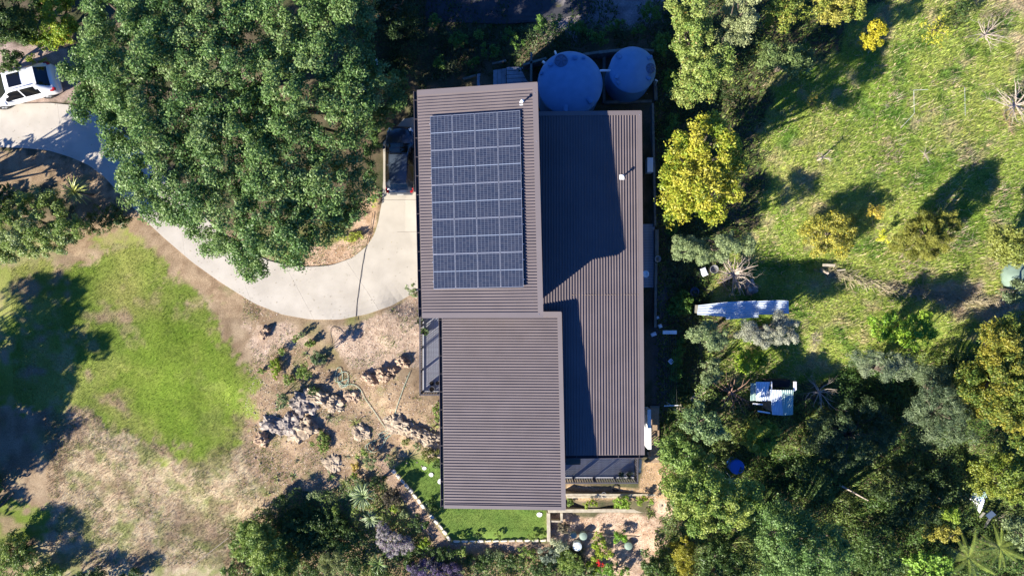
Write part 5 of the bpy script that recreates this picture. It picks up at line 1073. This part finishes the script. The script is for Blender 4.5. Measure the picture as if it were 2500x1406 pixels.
tree('light green leafy tree beside the foot of the garden steps', [(1604,1092),(1620,1060),(1650,1060),(1700,1070),(1745,1080),(1762,1110),(1720,1140),(1690,1165),(1640,1165),(1615,1130)], 1.6, 3.4, cr=.5, leaf=.12, pal=((.08,.14,.03),(.13,.19,.05),(.18,.25,.07)), seed=47)
tree('deep green tree above the garden steps tree', [(1645,1040),(1650,995),(1700,965),(1745,990),(1790,1040),(1780,1080),(1720,1085),(1660,1070)], 1.8, 4.0, cr=.5, leaf=.12, pal=((.06,.11,.04),(.11,.16,.07),(.16,.21,.1)), seed=48)
tree('vivid green shrub mass under the small shed', [(1790,1060),(1850,1000),(1900,1020),(1910,1080),(1870,1130),(1830,1110)], .8, 2.2, cr=.45, leaf=.12, pal=((.08,.15,.02),(.17,.24,.03),(.28,.27,.05)), seed=49, name='shrub', cat='shrub')
tree('large mid-green tree over the lower right bank', [(1622,1190),(1680,1150),(1750,1140),(1790,1165),(1830,1165),(1880,1150),(1862,1210),(1822,1290),(1740,1325),(1665,1310),(1625,1255)], 2.4, 6.2, cr=.6, leaf=.12, pal=((.07,.12,.025),(.11,.17,.035),(.16,.22,.05),(.21,.24,.06)), seed=50)
tree('dark tree with pale bare twigs, lower right of centre', [(1850,1250),(1900,1225),(1960,1230),(2030,1260),(2072,1300),(2085,1370),(2060,1450),(1870,1450),(1835,1350)], 2.8, 7.2, cr=.6, leaf=.12, pal=((.05,.1,.03),(.08,.14,.04),(.12,.18,.06)), cover=.8, seed=51)
tree('blue-green round tree at the bottom edge right of the garden', [(1700,1350),(1760,1320),(1830,1340),(1840,1450),(1700,1450)], 2.0, 5.4, cr=.55, leaf=.12, pal=DG, seed=52)
tree('slim golden-green conifer at the bottom edge', [(1655,1310),(1680,1300),(1700,1330),(1705,1400),(1660,1440),(1640,1380)], 1.2, 3.0, cr=.35, leaf=.1, pal=((.15,.15,.02),(.26,.23,.03)), aspect=.3, seed=53)
tree('dark green tree in shade below the planter walls', [(1560,1355),(1600,1330),(1645,1345),(1650,1400),(1640,1450),(1560,1450)], .9, 2.4, cr=.4, leaf=.12, pal=DG+((.1,.15,.03),), seed=54)
tree('olive gold low shrub in the dark wood, lower right', ell(2290, 1300, 58, 22), .4, 1.4, cr=.35, leaf=.1, pal=((.15,.15,.03),(.27,.24,.05)), seed=55, name='shrub', cat='shrub')
tree('bright green scrambling shrub at the bottom edge near the fronds', [(2212,1350),(2260,1330),(2325,1350),(2340,1400),(2300,1440),(2220,1440)], .6, 1.8, cr=.4, leaf=.15, pal=((.1,.18,.03),(.18,.28,.05)), aspect=.6, seed=56, name='shrub', cat='shrub')
tree('green shrub beside the white shelter', ell(2320, 1250, 40, 28), .4, 1.4, cr=.35, leaf=.11, pal=((.12,.19,.02),(.2,.26,.04)), seed=57, name='shrub', cat='shrub')
tree('dark tree in the deep shade at the bottom, right of centre', [(2090,1300),(2140,1270),(2200,1310),(2210,1440),(2100,1440)], 1.2, 3.6, cr=.5, leaf=.13, pal=DG, cover=.6, seed=58)
tree('shaded tree on the slope between the sheds and the lower trees', [(1900,1130),(1960,1110),(2030,1150),(2060,1220),(1990,1240),(1920,1210)], .8, 2.4, cr=.5, leaf=.12, pal=DG, cover=.6, seed=59)
tree('mossy bush at the right edge beneath the white shelter', [(2430,1270),(2480,1260),(2540,1280),(2540,1360),(2460,1340)], .5, 1.6, cr=.4, leaf=.1, pal=GG, cover=.8, seed=60, name='shrub', cat='shrub')
tree('orange-tipped thin shrub on the shadow edge in the meadow', ell(1985, 255, 22, 34), .3, 1.0, cr=.28, leaf=.08, pal=((.25,.2,.05),(.4,.28,.05)), cover=.3, seed=61, name='shrub', cat='shrub')
tree('scrubby dark bush at the top right among dead grass', ell(2345, 30, 36, 26), .3, .9, cr=.3, leaf=.09, pal=DG+((.14,.15,.05),), cover=.5, seed=62, name='shrub', cat='shrub')
tree('grey-leaved bush beneath the sheds in the dark wood', ell(2180, 870, 20, 10), .2, .5, cr=.2, leaf=.09, pal=GG, cover=.5, seed=63, name='shrub', cat='shrub')

# spiky rosette plants
def blade(L, w, droop, n=5):
    V = []; Fc = []
    for i in range(n+1):
        t_ = i/n; x = L*t_*(1-.12*t_); z = L*(.55*t_-droop*t_*t_); wd = w*math.sin(math.pi*min(1, .18+.82*t_))**.7*(1 if i < n else .05)
        V += [(x, -wd/2, z), (x, 0, z-wd*.22), (x, wd/2, z)]
    for i in range(n): a = 3*i; Fc += [(a, a+1, a+4, a+3), (a+1, a+2, a+5, a+4)]
    return V, Fc
def leafcol(name, col, col2): return mat(name, col, rough=.45, noise=col2, nscale=6)
bgreen = leafcol('blade_green', (.17, .25, .06), (.1, .17, .04)); byel = leafcol('blade_yellow', (.34, .34, .09), (.2, .25, .05)); bdark = leafcol('blade_dark', (.09, .12, .04), (.05, .075, .03)); bpale = leafcol('blade_pale', (.3, .36, .17), (.17, .25, .08))
def rosette(label, px, py, r, h, mt, n=60, name='flax_plant', cat='plant', stem=0, separate=False, droop=.45, wid=.05):
    g_ = G(px, py, stem+h*.3); s_ = (H-g_.z-stem)/F; L = r*s_; rr = random.Random(int(px+py*3)); t = thing(name, label, cat, tuple(g_))
    base = None; Vall = []; Fall = []
    for i in range(n):
        el = R(rr.uniform(-5, 78)); az = rr.uniform(0, 2*math.pi); sc = rr.uniform(.75, 1.12)*(1 if el < 1 else .8)
        M = Matrix.Translation((0, 0, stem)) @ Matrix.Rotation(az, 4, 'Z') @ Matrix.Rotation(-(el-R(30)), 4, 'Y') @ Matrix.Rotation(rr.uniform(-.5, .5), 4, 'X') @ Matrix.Scale(sc, 4)
        if separate:
            if base is None:
                V, Fc = blade(L, wid, droop); base = bpy.data.meshes.new('leaf'); base.from_pydata(V, [], Fc); base.materials.append(mt); base.update()
            o = bpy.data.objects.new('leaf', base); COL.objects.link(o); o.parent = t; o.matrix_local = M
        else:
            V, Fc = blade(L, wid, droop); k = len(Vall); Vall += [tuple(M @ Vector(v)) for v in V]; Fall += [tuple(k+j for j in f) for f in Fc]
    if not separate:
        me = bpy.data.meshes.new('leaves'); me.from_pydata(Vall, [], Fall); me.update(); link('leaves', me, mt, t)
    sb_ = MB().tube([(g_.x, g_.y, g_.z-.1), (g_.x+.02, g_.y, g_.z+max(stem, .08))], [.06+.03*(stem > .5), .05], 8); sb_.build('trunk' if stem > .5 else 'stem', barkm, t)
    return t
tree('dark understorey bush between the huge tree and the parked dark car', [(880,270),(925,250),(938,300),(930,360),(925,430),(905,470),(885,440),(870,350)], .5, 1.7, cr=.4, leaf=.12, pal=POH[:4], cover=.8, name='shrub', cat='shrub', seed=71)
tree('dark understorey bush at the back left corner of the upper roof', [(940,150),(1000,170),(1005,240),(985,270),(940,240)], .6, 2.0, cr=.4, leaf=.12, pal=POH[:3], cover=.8, name='shrub', cat='shrub', seed=72)
rosette('spiky yellow-green cabbage tree with a leaning trunk beside the drive', 177, 465, 46, .8, byel, 90, 'cabbage_tree', 'tree', stem=1.7, separate=True, wid=.055)
rosette('largest bright spiky cabbage tree in the lower garden', 884, 1212, 40, .7, bpale, 80, 'cabbage_tree', 'tree', stem=1.5, separate=True, wid=.06)
rosette('spiky cabbage tree just below the largest one', 902, 1268, 27, .6, bpale, 60, 'cabbage_tree', 'tree', stem=.9, separate=True, wid=.05)
rosette('spiky cabbage tree at the bottom edge beside the lavender', 922, 1378, 30, .6, bgreen, 60, 'cabbage_tree', 'tree', stem=.9, separate=True, wid=.05)
for px, py, r, mt, n, lab in ((798,1202,22,bgreen,40,'green flax left of the largest cabbage tree'),(848,1208,22,bgreen,34,'green flax touching the largest cabbage tree on its left'),(840,1178,20,byel,30,'yellowish flax above the largest cabbage tree'),(807,1160,21,bgreen,34,'green flax with a long shadow, upper of the garden row'),
  (866,1032,24,byel,40,'golden flax above the round cream rock'),(803,1022,18,bdark,26,'dark thin flax in the outcrop shadow'),(672,1168,15,byel,24,'young flax on the bare soil, leftmost'),(716,1162,16,bgreen,26,'young flax on the bare soil, second from left'),(652,1208,17,byel,22,'straggly yellow flax low on the bare soil'),(722,1235,18,byel,24,'young flax at the shadow edge'),(722,1126,8,bdark,12,'tiny dark flax seedling uphill of the young row'),
  (1062,1040,18,byel,26,'yellow flax poking from under the middle roof'),(845,1115,15,bdark,18,'wispy grass-like plant casting a soft shadow'),(1345,1375,16,bgreen,24,'spiky green plant beside the silver bush'),(870,535,16,bgreen,26,'green clivia-like plant at the drive edge under the big tree, right'),(850,550,15,bgreen,24,'green strappy plant at the drive edge under the big tree, middle'),(890,522,14,bgreen,24,'green strappy plant nearest the parked dark car'),(1035,193,20,bdark,26,'pale dry spiky plant at the upper roof corner'),(1010,170,16,bdark,22,'dark spiky plant above the upper roof corner'),(1085,196,16,bdark,22,'dark spiky plant along the back bank'),(1278,72,14,bpale,20,'pale fan-like spiky plant near the road'),(745,865,14,bgreen,20,'strappy green plant in the mulch above the gravel shrub')):
    rosette(lab, px, py, r, .4, mt, n, wid=.035)
# yellow low groundcover at the drive's inner edge
for i, (px, py, rx, ry, lab) in enumerate(((845,585,34,10,'yellow-green groundcover strip along the inner drive edge'),(812,545,24,14,'bright green groundcover under the big tree edge'),(912,490,12,22,'yellow-green weeds beside the dark car'),(870,575,22,12,'pale yellow groundcover on the leaf litter'))):
    tree(lab, ell(px, py, rx, ry, seed=i+200), .08, .25, cr=.14, leaf=.08, pal=((.2,.26,.04),(.34,.36,.07)), name='groundcover', cat='groundcover', cover=.5, trunk=False, seed=i+200)
# fronds of the tree fern at the lower right
def fern(label, px, py, r, n, stem):
    g_ = G(px, py, stem); s_ = (H-g_.z-stem)/F; L = r*s_; t = thing('tree_fern', label, 'tree', tuple(g_)); rr = random.Random(int(px))
    fm_ = leafcol('frond', (.24, .28, .045), (.13, .19, .03)); V = []; Fc = []
    k = 30
    for i in range(k):
        t_ = (i+.5)/k; x = L*t_; z = L*(.35*t_-.45*t_*t_); lw = .2*L*math.sin(math.pi*min(1, .12+.86*t_))**.8*.5
        for s2 in (-1, 1):
            a = len(V); V += [(x-.012, 0, z), (x+.016, 0, z), (x+.03+lw*.3, s2*lw, z-lw*.25), (x+.015+lw*.3, s2*lw*.97, z-lw*.25)]; Fc.append((a, a+1, a+2, a+3) if s2 > 0 else (a+3, a+2, a+1, a))
    base = bpy.data.meshes.new('frond'); base.from_pydata(V, [], Fc); base.materials.append(fm_); base.update()
    for i in range(n):
        o = bpy.data.objects.new('frond', base); COL.objects.link(o); o.parent = t
        o.matrix_local = Matrix.Translation((0, 0, stem)) @ Matrix.Rotation(2*math.pi*i/n+rr.uniform(-.2, .2), 4, 'Z') @ Matrix.Rotation(R(rr.uniform(-18, 10)), 4, 'Y') @ Matrix.Scale(rr.uniform(.8, 1.1), 4)
    MB().tube([(g_.x, g_.y, g_.z-.1), (g_.x, g_.y, g_.z+stem)], [.12, .09], 9).build('trunk', barkm, t)
fern('bright yellow-green tree fern with arching fronds, left of two', 2365, 1360, 72, 17, 1.6)
fern('bright yellow-green tree fern with arching fronds near the corner', 2440, 1335, 62, 15, 1.2)
# dead and bare trees
def bare(label, px, py, r, h, n, mt=deadm, name='dead_tree', cat='dead tree', thick=.06, depth=3, stem=.25, leanx=0):
    g_ = G(px, py, h*.3); s_ = (H-g_.z-h*.4)/F; Rw = r*s_; rr = random.Random(int(px*2+py)); t = thing(name, label, cat, tuple(g_))
    tr = MB(); top = Vector((g_.x+rr.uniform(-.1, .1), g_.y+rr.uniform(-.1, .1), g_.z+h*stem)); tr.tube([(g_.x, g_.y, g_.z-.1), tuple((Vector(g_)+top)/2), tuple(top)], [thick*1.6, thick*1.3, thick], 8); tr.build('trunk', mt, t)
    br = MB()
    def grow(p, d, L, th, lv):
        pts = [p]; rad = [th]; q = p.copy(); dd = d.copy()
        for k in range(4):
            dd = (dd+Vector((rr.gauss(0, .2), rr.gauss(0, .2), rr.gauss(0, .14)))).normalized(); q = q+dd*L/4; q.z = max(q.z, gz1(q.x, q.y)+.03) if lv == depth else q.z; pts.append(q.copy()); rad.append(th*(1-.2*(k+1)))
        br.tube([tuple(a) for a in pts], rad, 5 if lv < depth else 6, cap=False)
        if lv > 0:
            for k in range(3 if lv == depth else 2):
                i = rr.randint(1, 4); grow(pts[i], (dd+Vector((rr.gauss(0, .75), rr.gauss(0, .75), rr.gauss(.05, .3)))).normalized(), L*rr.uniform(.4, .62), rad[i]*.6, lv-1)
    for i in range(n):
        az = 2*math.pi*(i+rr.uniform(-.35, .35))/n; el = rr.uniform(.05, .75)
        grow(top, Vector((math.cos(az)*math.cos(el), math.sin(az)*math.cos(el), math.sin(el)*min(1, h/max(Rw, .5)))).normalized(), Rw*rr.uniform(.6, .95), thick*.6, depth)
    o = br.build('branches', mt, t); return t
bare('big pale dead tree with many bare branches between the golden tree and the long shed', 1792, 672, 68, 1.8, 26, thick=.08)
bare('reddish dry brush heap under the big dead tree', 1770, 690, 36, .7, 16, deadr, 'brush_heap', 'brush', thick=.03, depth=2, stem=.1)
bare('small bare white sapling alone in the meadow', 2006, 388, 30, 1.7, 7, thick=.035, depth=2, stem=.5)
bare('low bare grey bush in the middle of the meadow', 2262, 378, 30, .7, 9, thick=.025, depth=2)
bare('bleached bare shrub near the top right corner', 2405, 85, 66, 1.2, 13, thick=.045)
bare('large tangle of bare grey branches at the right edge of the meadow', 2480, 255, 76, 1.5, 20, thick=.06)
bare('fine dry brush beneath the large right-edge tangle', 2470, 300, 50, .6, 14, deadr, 'brush_heap', 'brush', thick=.025, depth=2, stem=.1)
bare('bare spreading tree right of the small open shed', 1998, 962, 62, 2.0, 11, thick=.05)
bare('reddish bare-branched tree left of the small open shed', 1785, 962, 66, 1.8, 12, deadr, thick=.05)
bare('dry brown seed-head bush at the edge of the silver bush', 1985, 832, 28, .5, 20, deadm, 'dry_bush', 'bush', thick=.015, depth=2, stem=.1)
bare('pale bare twigs standing out of the lower right dark tree', 1945, 1325, 34, 5.3, 7, mat('twig_grey', (.4,.38,.38), rough=.8), thick=.03, depth=2, stem=.85)
bare('white bare branches above the large lower tree', 1745, 1150, 34, 4.6, 5, mat('twig_white', (.6,.56,.5), rough=.8), thick=.035, depth=2, stem=.85)
bare('dry brushwood beside the white shelter', 2435, 1270, 34, .6, 12, deadm, 'brush_heap', 'brush', thick=.02, depth=2, stem=.1)
bare('tangle of dry stems in the shaded wood', 2330, 1010, 40, 1.0, 12, deadm, 'brush_heap', 'brush', thick=.02, depth=2, stem=.1)
bare('dry twiggy tuft in the meadow right of centre', 2170, 255, 18, .4, 12, deadm, 'dry_bush', 'bush', thick=.012, depth=1, stem=.1)
bare('dry twiggy tuft below the orange shrub', 2240, 300, 18, .4, 12, deadm, 'dry_bush', 'bush', thick=.012, depth=1, stem=.1)
# brush line: long windrow of cut stems
bl = MB(); rr = random.Random(3)
line = resample([(2000,655),(2080,680),(2160,700),(2260,715),(2350,730),(2435,738)], 60)
for i in range(600):
    q = line[rr.randrange(60)]; px, py = q[0]+rr.gauss(0, 8), q[1]+rr.gauss(2, 5); g_ = G(px, py); an = rr.gauss(-.15, .6); L = rr.uniform(.15, .6); z0 = rr.uniform(.02, .15)
    a = Vector((g_.x, g_.y, g_.z+z0)); b = a+Vector((math.cos(an)*L, math.sin(an)*L, rr.uniform(-.15, .2))); bl.tube([tuple(a), tuple((a+b)/2+Vector((0, rr.uniform(-.06, .06), .03))), tuple(b)], rr.uniform(.008, .02), 3, cap=False)
setp(bl.build('brush_line', mat('brush_stem', (.36,.3,.2), rough=.9, noise=(.22,.19,.1), nscale=3), None, tuple(G(2200, 710))), 'long low windrow of dry cut stems crossing the meadow', 'brush', None, 'stuff')
for (a, b, r_, lab, m_) in (((2045,1180),(2115,1218),.06,'long grey fallen branch in the dark wood', deadm), ((0,1238),(40,1200),.09,'dark fallen log at the left edge of the shaded grass', barkm),((2228,222),(2262,221),.009,'thin white stake lying across the wire frame', whitem),((2228,222),(2228,280),.009,'thin white upright stake of the wire frame', whitem),((2228,280),(2195,315),.009,'slanting stake at the foot of the wire frame', whitem),((2352,215),(2352,285),.009,'thin grey stake to the right of the wire frame', zinc),((560,1310),(470,1380),.02,'thin pale stick in the straw', deadm),((2040,660),(2060,658),.05,'short pale plank beside the weathered post', woodm),((1450,1200),(1452,1206),.03,'small peg on the strip wall', woodg)):
    A_, B_ = G(*a), G(*b); P0 = (A_.x, A_.y, A_.z+r_+.1); P1 = (B_.x, B_.y, B_.z+r_+.15); o = MB().tube([P0, lerp(P0, P1, .5), P1], [r_, r_*.9, r_*.7], 7).build('branch' if 'branch' in lab or 'stick' in lab else 'log' if 'log' in lab else 'stake' if 'stake' in lab else 'plank' if 'plank' in lab else 'peg', m_, None, P0); setp(o, lab, o.name.split('.')[0])
for k, ((a, b), lab) in enumerate(((((1645,1001),(1664,988)), 'timber plank in the diagonal stack by the clothesline, upper'), (((1648,1006),(1668,993)), 'timber plank in the diagonal stack by the clothesline, middle'), (((1651,1014),(1672,1002)), 'timber plank in the diagonal stack by the clothesline, lower'), (((1688,978),(1722,950)), 'wide mossy plank leading up from the diagonal stack'))):
    A_, B_ = G(*a, .2), G(*b, .2); alone(MB().beam((A_.x, A_.y, A_.z+.15), (B_.x, B_.y, B_.z+.15), .13 if k < 3 else .3, .05), 'plank', woodm, lab, 'plank', tuple(A_), 'planks near the clothesline')
g_ = G(2005, 655); ps = thing('weathered_post', 'leaning weathered post draped with pale bark at the end of the brush line', 'post', tuple(g_)); MB().tube([(g_.x, g_.y, g_.z-.1), (g_.x-.1, g_.y-.3, g_.z+1.0)], [.1, .07], 8).build('pole', deadm, ps); MB().beam((g_.x-.35, g_.y+.15, g_.z+.95), (g_.x+.3, g_.y+.12, g_.z+1.0), .14, .04).build('crosspiece', woodm, ps)

# ------------------------------------------------------------------ sheds
def corrug(q, z, pitch, m, parent, name='roof_sheet', amp=.03, along=0):
    """q: 4 picture points (a b along ridge-lines direction 0-1, c d far side), z per corner"""
    P = [Vector(Wp(a, b, zz)) for (a, b), zz in zip(q, z)]; A_, B_, C_, D_ = P      # A-B across the corrugations, D-C the other end
    n = max(4, int((B_-A_).length/pitch))*4; mb = MB()
    for i in range(n+1):
        t_ = i/n; o_ = amp*math.sin(2*math.pi*i/4)
        for p in (A_.lerp(B_, t_), D_.lerp(C_, t_)): mb.v.append((p.x, p.y, p.z+o_))
    for i in range(n+1):
        t_ = i/n; o_ = amp*math.sin(2*math.pi*i/4)-.012
        for p in (A_.lerp(B_, t_), D_.lerp(C_, t_)): mb.v.append((p.x, p.y, p.z+o_))
    k = 2*(n+1)
    for i in range(n): a = 2*i; mb.f += [(a, a+2, a+3, a+1), (a+k, a+k+1, a+k+3, a+k+2), (a, a+k, a+k+2, a+2), (a+1, a+3, a+k+3, a+k+1)]
    mb.f += [(0, 1, k+1, k), (2*n, 2*n+k, 2*n+k+1, 2*n+1)]
    o = mb.build(name, m, parent); bm_fix(o.data); return o
g_ = G(1815, 755); s1 = thing('long_shed', 'long low shed roofed with overlapping pale blue corrugated sheets', 'shed', tuple(g_)); zb_ = g_.z+1.5
corrug([(1702,768),(1705,745),(1775,737),(1785,775)], [zb_, zb_+.25, zb_+.28, zb_], .12, zinc, s1)
corrug([(1772,780),(1775,737),(1850,734),(1852,775)], [zb_+.02, zb_+.3, zb_+.3, zb_+.02], .12, zinc, s1)
corrug([(1848,768),(1849,735),(1893,733),(1893,768)], [zb_+.06, zb_+.34, zb_+.34, zb_+.06], .12, zinc, s1)
corrug([(1891,764),(1891,733),(1925,734),(1926,766)], [zb_+.1, zb_+.37, zb_+.37, zb_+.1], .12, zinc, s1)
gA, gB = Wp(1712, 765, zb_), Wp(1918, 742, zb_)
MB().box(((gA[0]+gB[0])/2, (gA[1]+gB[1])/2-.05, zb_-.85), (gB[0]-gA[0], .45, 1.6)).build('wall', woodg, s1)
g_ = G(1890, 975); s2 = thing('small_shed', 'small open shed with blue-green corrugated roof sheets and a dark round-cornered opening', 'shed', tuple(g_)); zb_ = g_.z+1.7
corrug([(1846,978),(1872,979),(1880,932),(1845,932)], [zb_, zb_, zb_+.15, zb_+.15], .085, zinc, s2)
corrug([(1875,978),(1886,978),(1884,951),(1872,951)], [zb_+.02]*4, .085, zinc, s2)
corrug([(1885,1012),(1914,1014),(1909,952),(1881,951)], [zb_+.05, zb_+.05, zb_+.16, zb_+.16], .085, zinc, s2)
corrug([(1913,1014),(1936,1012),(1937,952),(1908,952)], [zb_+.08, zb_+.08, zb_+.2, zb_+.2], .085, zincg, s2)
corrug([(1832,978),(1846,977),(1846,935),(1833,935)], [zb_-.1]*4, .085, zincg, s2)
a, b = Wp(1880, 952, zb_-.1), Wp(1937, 930, zb_-.1)
fr = MB(); fr.beam((a[0], a[1], zb_+.1), (b[0], a[1], zb_+.1), .07, .05); fr.beam((b[0], a[1]+.03, zb_+.1), (b[0], b[1], zb_+.1), .16, .05); fr.beam((a[0], a[1]+.03, zb_+.1), (a[0], b[1], zb_+.1), .06, .05); fr.build('opening_frame', whitem, s2)
MB().poly([(a[0]+.1, a[1]+.1), (b[0]-.1, a[1]+.1), (b[0]-.02, a[1]+.2), (b[0], b[1]), (a[0], b[1]), (a[0]+.02, a[1]+.2)], zb_-1.2, zb_-.5).build('opening_shade', interm, s2)  # near-black block filling the opening; the shade inside is put into its colour
wx0, wx1 = Wp(1848, 0, zb_)[0], Wp(1932, 0, zb_)[0]; wy0, wy1 = Wp(0, 1008, zb_)[1], Wp(0, 955, zb_)[1]
w = MB(); w.box((wx1, (wy0+wy1)/2, zb_-.85), (.06, wy1-wy0, 1.6)); w.box((Wp(1886,0,zb_)[0], (wy0+Wp(0,980,zb_)[1])/2, zb_-.85), (.06, .5, 1.6)); w.box(((wx0+wx1)/2, wy1-.1, zb_-.85), (wx1-wx0, .06, 1.6)); w.build('wall', woodg, s2)
for p, q in (((1838,985),(1862,987)), ((1850,1003),(1880,1008))):
    MB().beam(Wp(*p, zb_-.3), Wp(*q, zb_-.3), .08, .05).build('rafter', whitem, s2)
g_ = G(2395, 1235); s3 = thing('collapsed_shelter', 'small collapsed white shelter of leaning panels at the lower right', 'shelter', tuple(g_)); z = g_.z+.9
for q, zz, m_ in (([(2368,1218),(2372,1205),(2398,1240),(2392,1252)], (z-.3, z, z+.1, z-.4), whitem), ([(2372,1204),(2396,1198),(2404,1222),(2398,1240)], (z, z+.15, z+.1, z+.1), zinc), ([(2385,1206),(2405,1200),(2410,1214),(2392,1218)], (z+.2, z+.2, z+.15, z+.2), zincg)):
    corrug(q, zz, .12, m_, s3, 'panel', amp=.012)
MB().beam(Wp(2393,1262,z-.4), Wp(2403,1250,z-.2), .12, .06).build('beam', woodg, s3); MB().beam(Wp(2404,1286,z-.6), Wp(2418,1262,z-.2), .1, .08).build('beam', woodg, s3); MB().beam(Wp(2410,1262,z-.2), Wp(2426,1250,z-.1), .35, .08).build('torn_cover', tankd, s3)
g_ = G(2490, 672); tp = MB(); tp.lathe((g_.x, g_.y, g_.z-.1), [(1.15, 0), (1.1, .35), (.95, .6), (.6, .8), (.2, .88), (.01, .9)], 18); alone(tp, 'tarp_mound', mat('tarp_green', (.17,.24,.19), rough=.7, noise=(.11,.16,.12), nscale=2), 'mound under a pale green tarp cut by the right edge', 'tarp', tuple(g_), smooth=True)
g_ = G(1800, 1140, .9); alone(MB().lathe((g_.x, g_.y, g_.z-.05), [(.4, 0), (.42, .3), (.4, .32), (.42, .6), (.42, .92), (.36, .96), (.02, .97)], 24), 'barrel', bluem, 'bright blue barrel top showing among the lower right trees', 'barrel', tuple(g_))
g_ = G(870, 205); 
for (px, py, lab) in ((889,215,'small pale blue scrap lying in the shade under the loose tree, lower'),(921,153,'tiny pale blue scrap lying in the shade under the loose tree, upper')):
    q = G(px, py, 5.5); alone(MB().box((q.x, q.y, q.z+5.6), (.16, .3, .02), .5).box((q.x+.1, q.y-.08, q.z+5.63), (.14, .12, .02), .2), 'plastic_scrap', pvc, lab, 'litter', (q.x, q.y, q.z+5.6))
# red flowers
for px, py, lab in ((1462,1374,'red flower cluster, left one of two'), (1474,1379,'red flower cluster, right one of two')):
    g_ = G(px, py, .5); f = MB(); rr = random.Random(px)
    for i in range(26):
        c = Vector((g_.x+rr.gauss(0, .06), g_.y+rr.gauss(0, .1), g_.z+.5+rr.gauss(0, .04))); f.box(c, (.07, .04, .012), rr.uniform(0, 3))
    f.tube([(g_.x, g_.y, g_.z), (g_.x, g_.y, g_.z+.5)], .012, 5); alone(f, 'flower', redm, lab, 'flower', tuple(g_), 'red flower clusters')
# pots
def pot(px, py, zg, r, label, m=potm, plant=None, h=None):
    h = h or r*1.7; x, y, _ = Wp(px, py, zg+h); t = thing('plant_pot', label, 'plant pot', (x, y, zg), group='pots standing about the decks')
    MB().lathe((x, y, zg), [(r*.68, 0), (r*.95, h*.85), (r*1.02, h*.9), (r*1.02, h), (r*.88, h), (r*.86, h*.86)], 24).build('pot_body', m, t)
    MB().lathe((x, y, zg+h*.8), [(r*.8, 0), (r*.84, h*.09)], 16).build('soil', soilm, t)
    if plant:
        V = MB(); rr = random.Random(int(px+py))
        for i in range(26):
            a = rr.uniform(0, 6.28); rad = rr.uniform(.1, 1.1)*r; c = Vector((x+math.cos(a)*rad, y+math.sin(a)*rad, zg+h+rr.uniform(.05, .3))); V.beam(c, c+Vector((math.cos(a)*.09, math.sin(a)*.09, .03)), .05, .006)
            if i % 3 == 0: V.tube([(x, y, zg+h*.8), tuple(c)], .006, 4)
        V.build('foliage', plant, t)
g2 = mat('pot_leaf', (.12, .2, .04), rough=.5)
pot(1037, 809, dz1, .2, 'dark round pot with a leafy plant near the top of the west deck', potm, g2); pot(1025, 784, dz1, .18, 'reddish dark pot at the corner under the upper roof', mat('pot_red', (.07, .03, .025)), bdark)
pot(1054, 936, dz1, .13, 'small black pot in the pair at the lower end of the west deck, left', potm); pot(1068, 935, dz1, .14, 'dark pot with a pale rim, right of the small black pot on the west deck', potl); pot(1054, 950, dz1, .17, 'largest pale-rimmed pot at the very end of the west deck', potl)
pot(1516, 1158, dz2, .17, 'pale-rimmed dark pot on the south deck, left one', potl, bdark); pot(1536, 1158, dz2, .17, 'pale-rimmed dark pot on the south deck, right one', potl, bdark); pot(1559, 1151, 2.2, .17, 'black pot outside the end of the south deck railing', potm)
pot(1474, 1207, 1.3, .14, 'small grey pot on the upper planter wall', mat('pot_grey', (.3, .31, .33)))
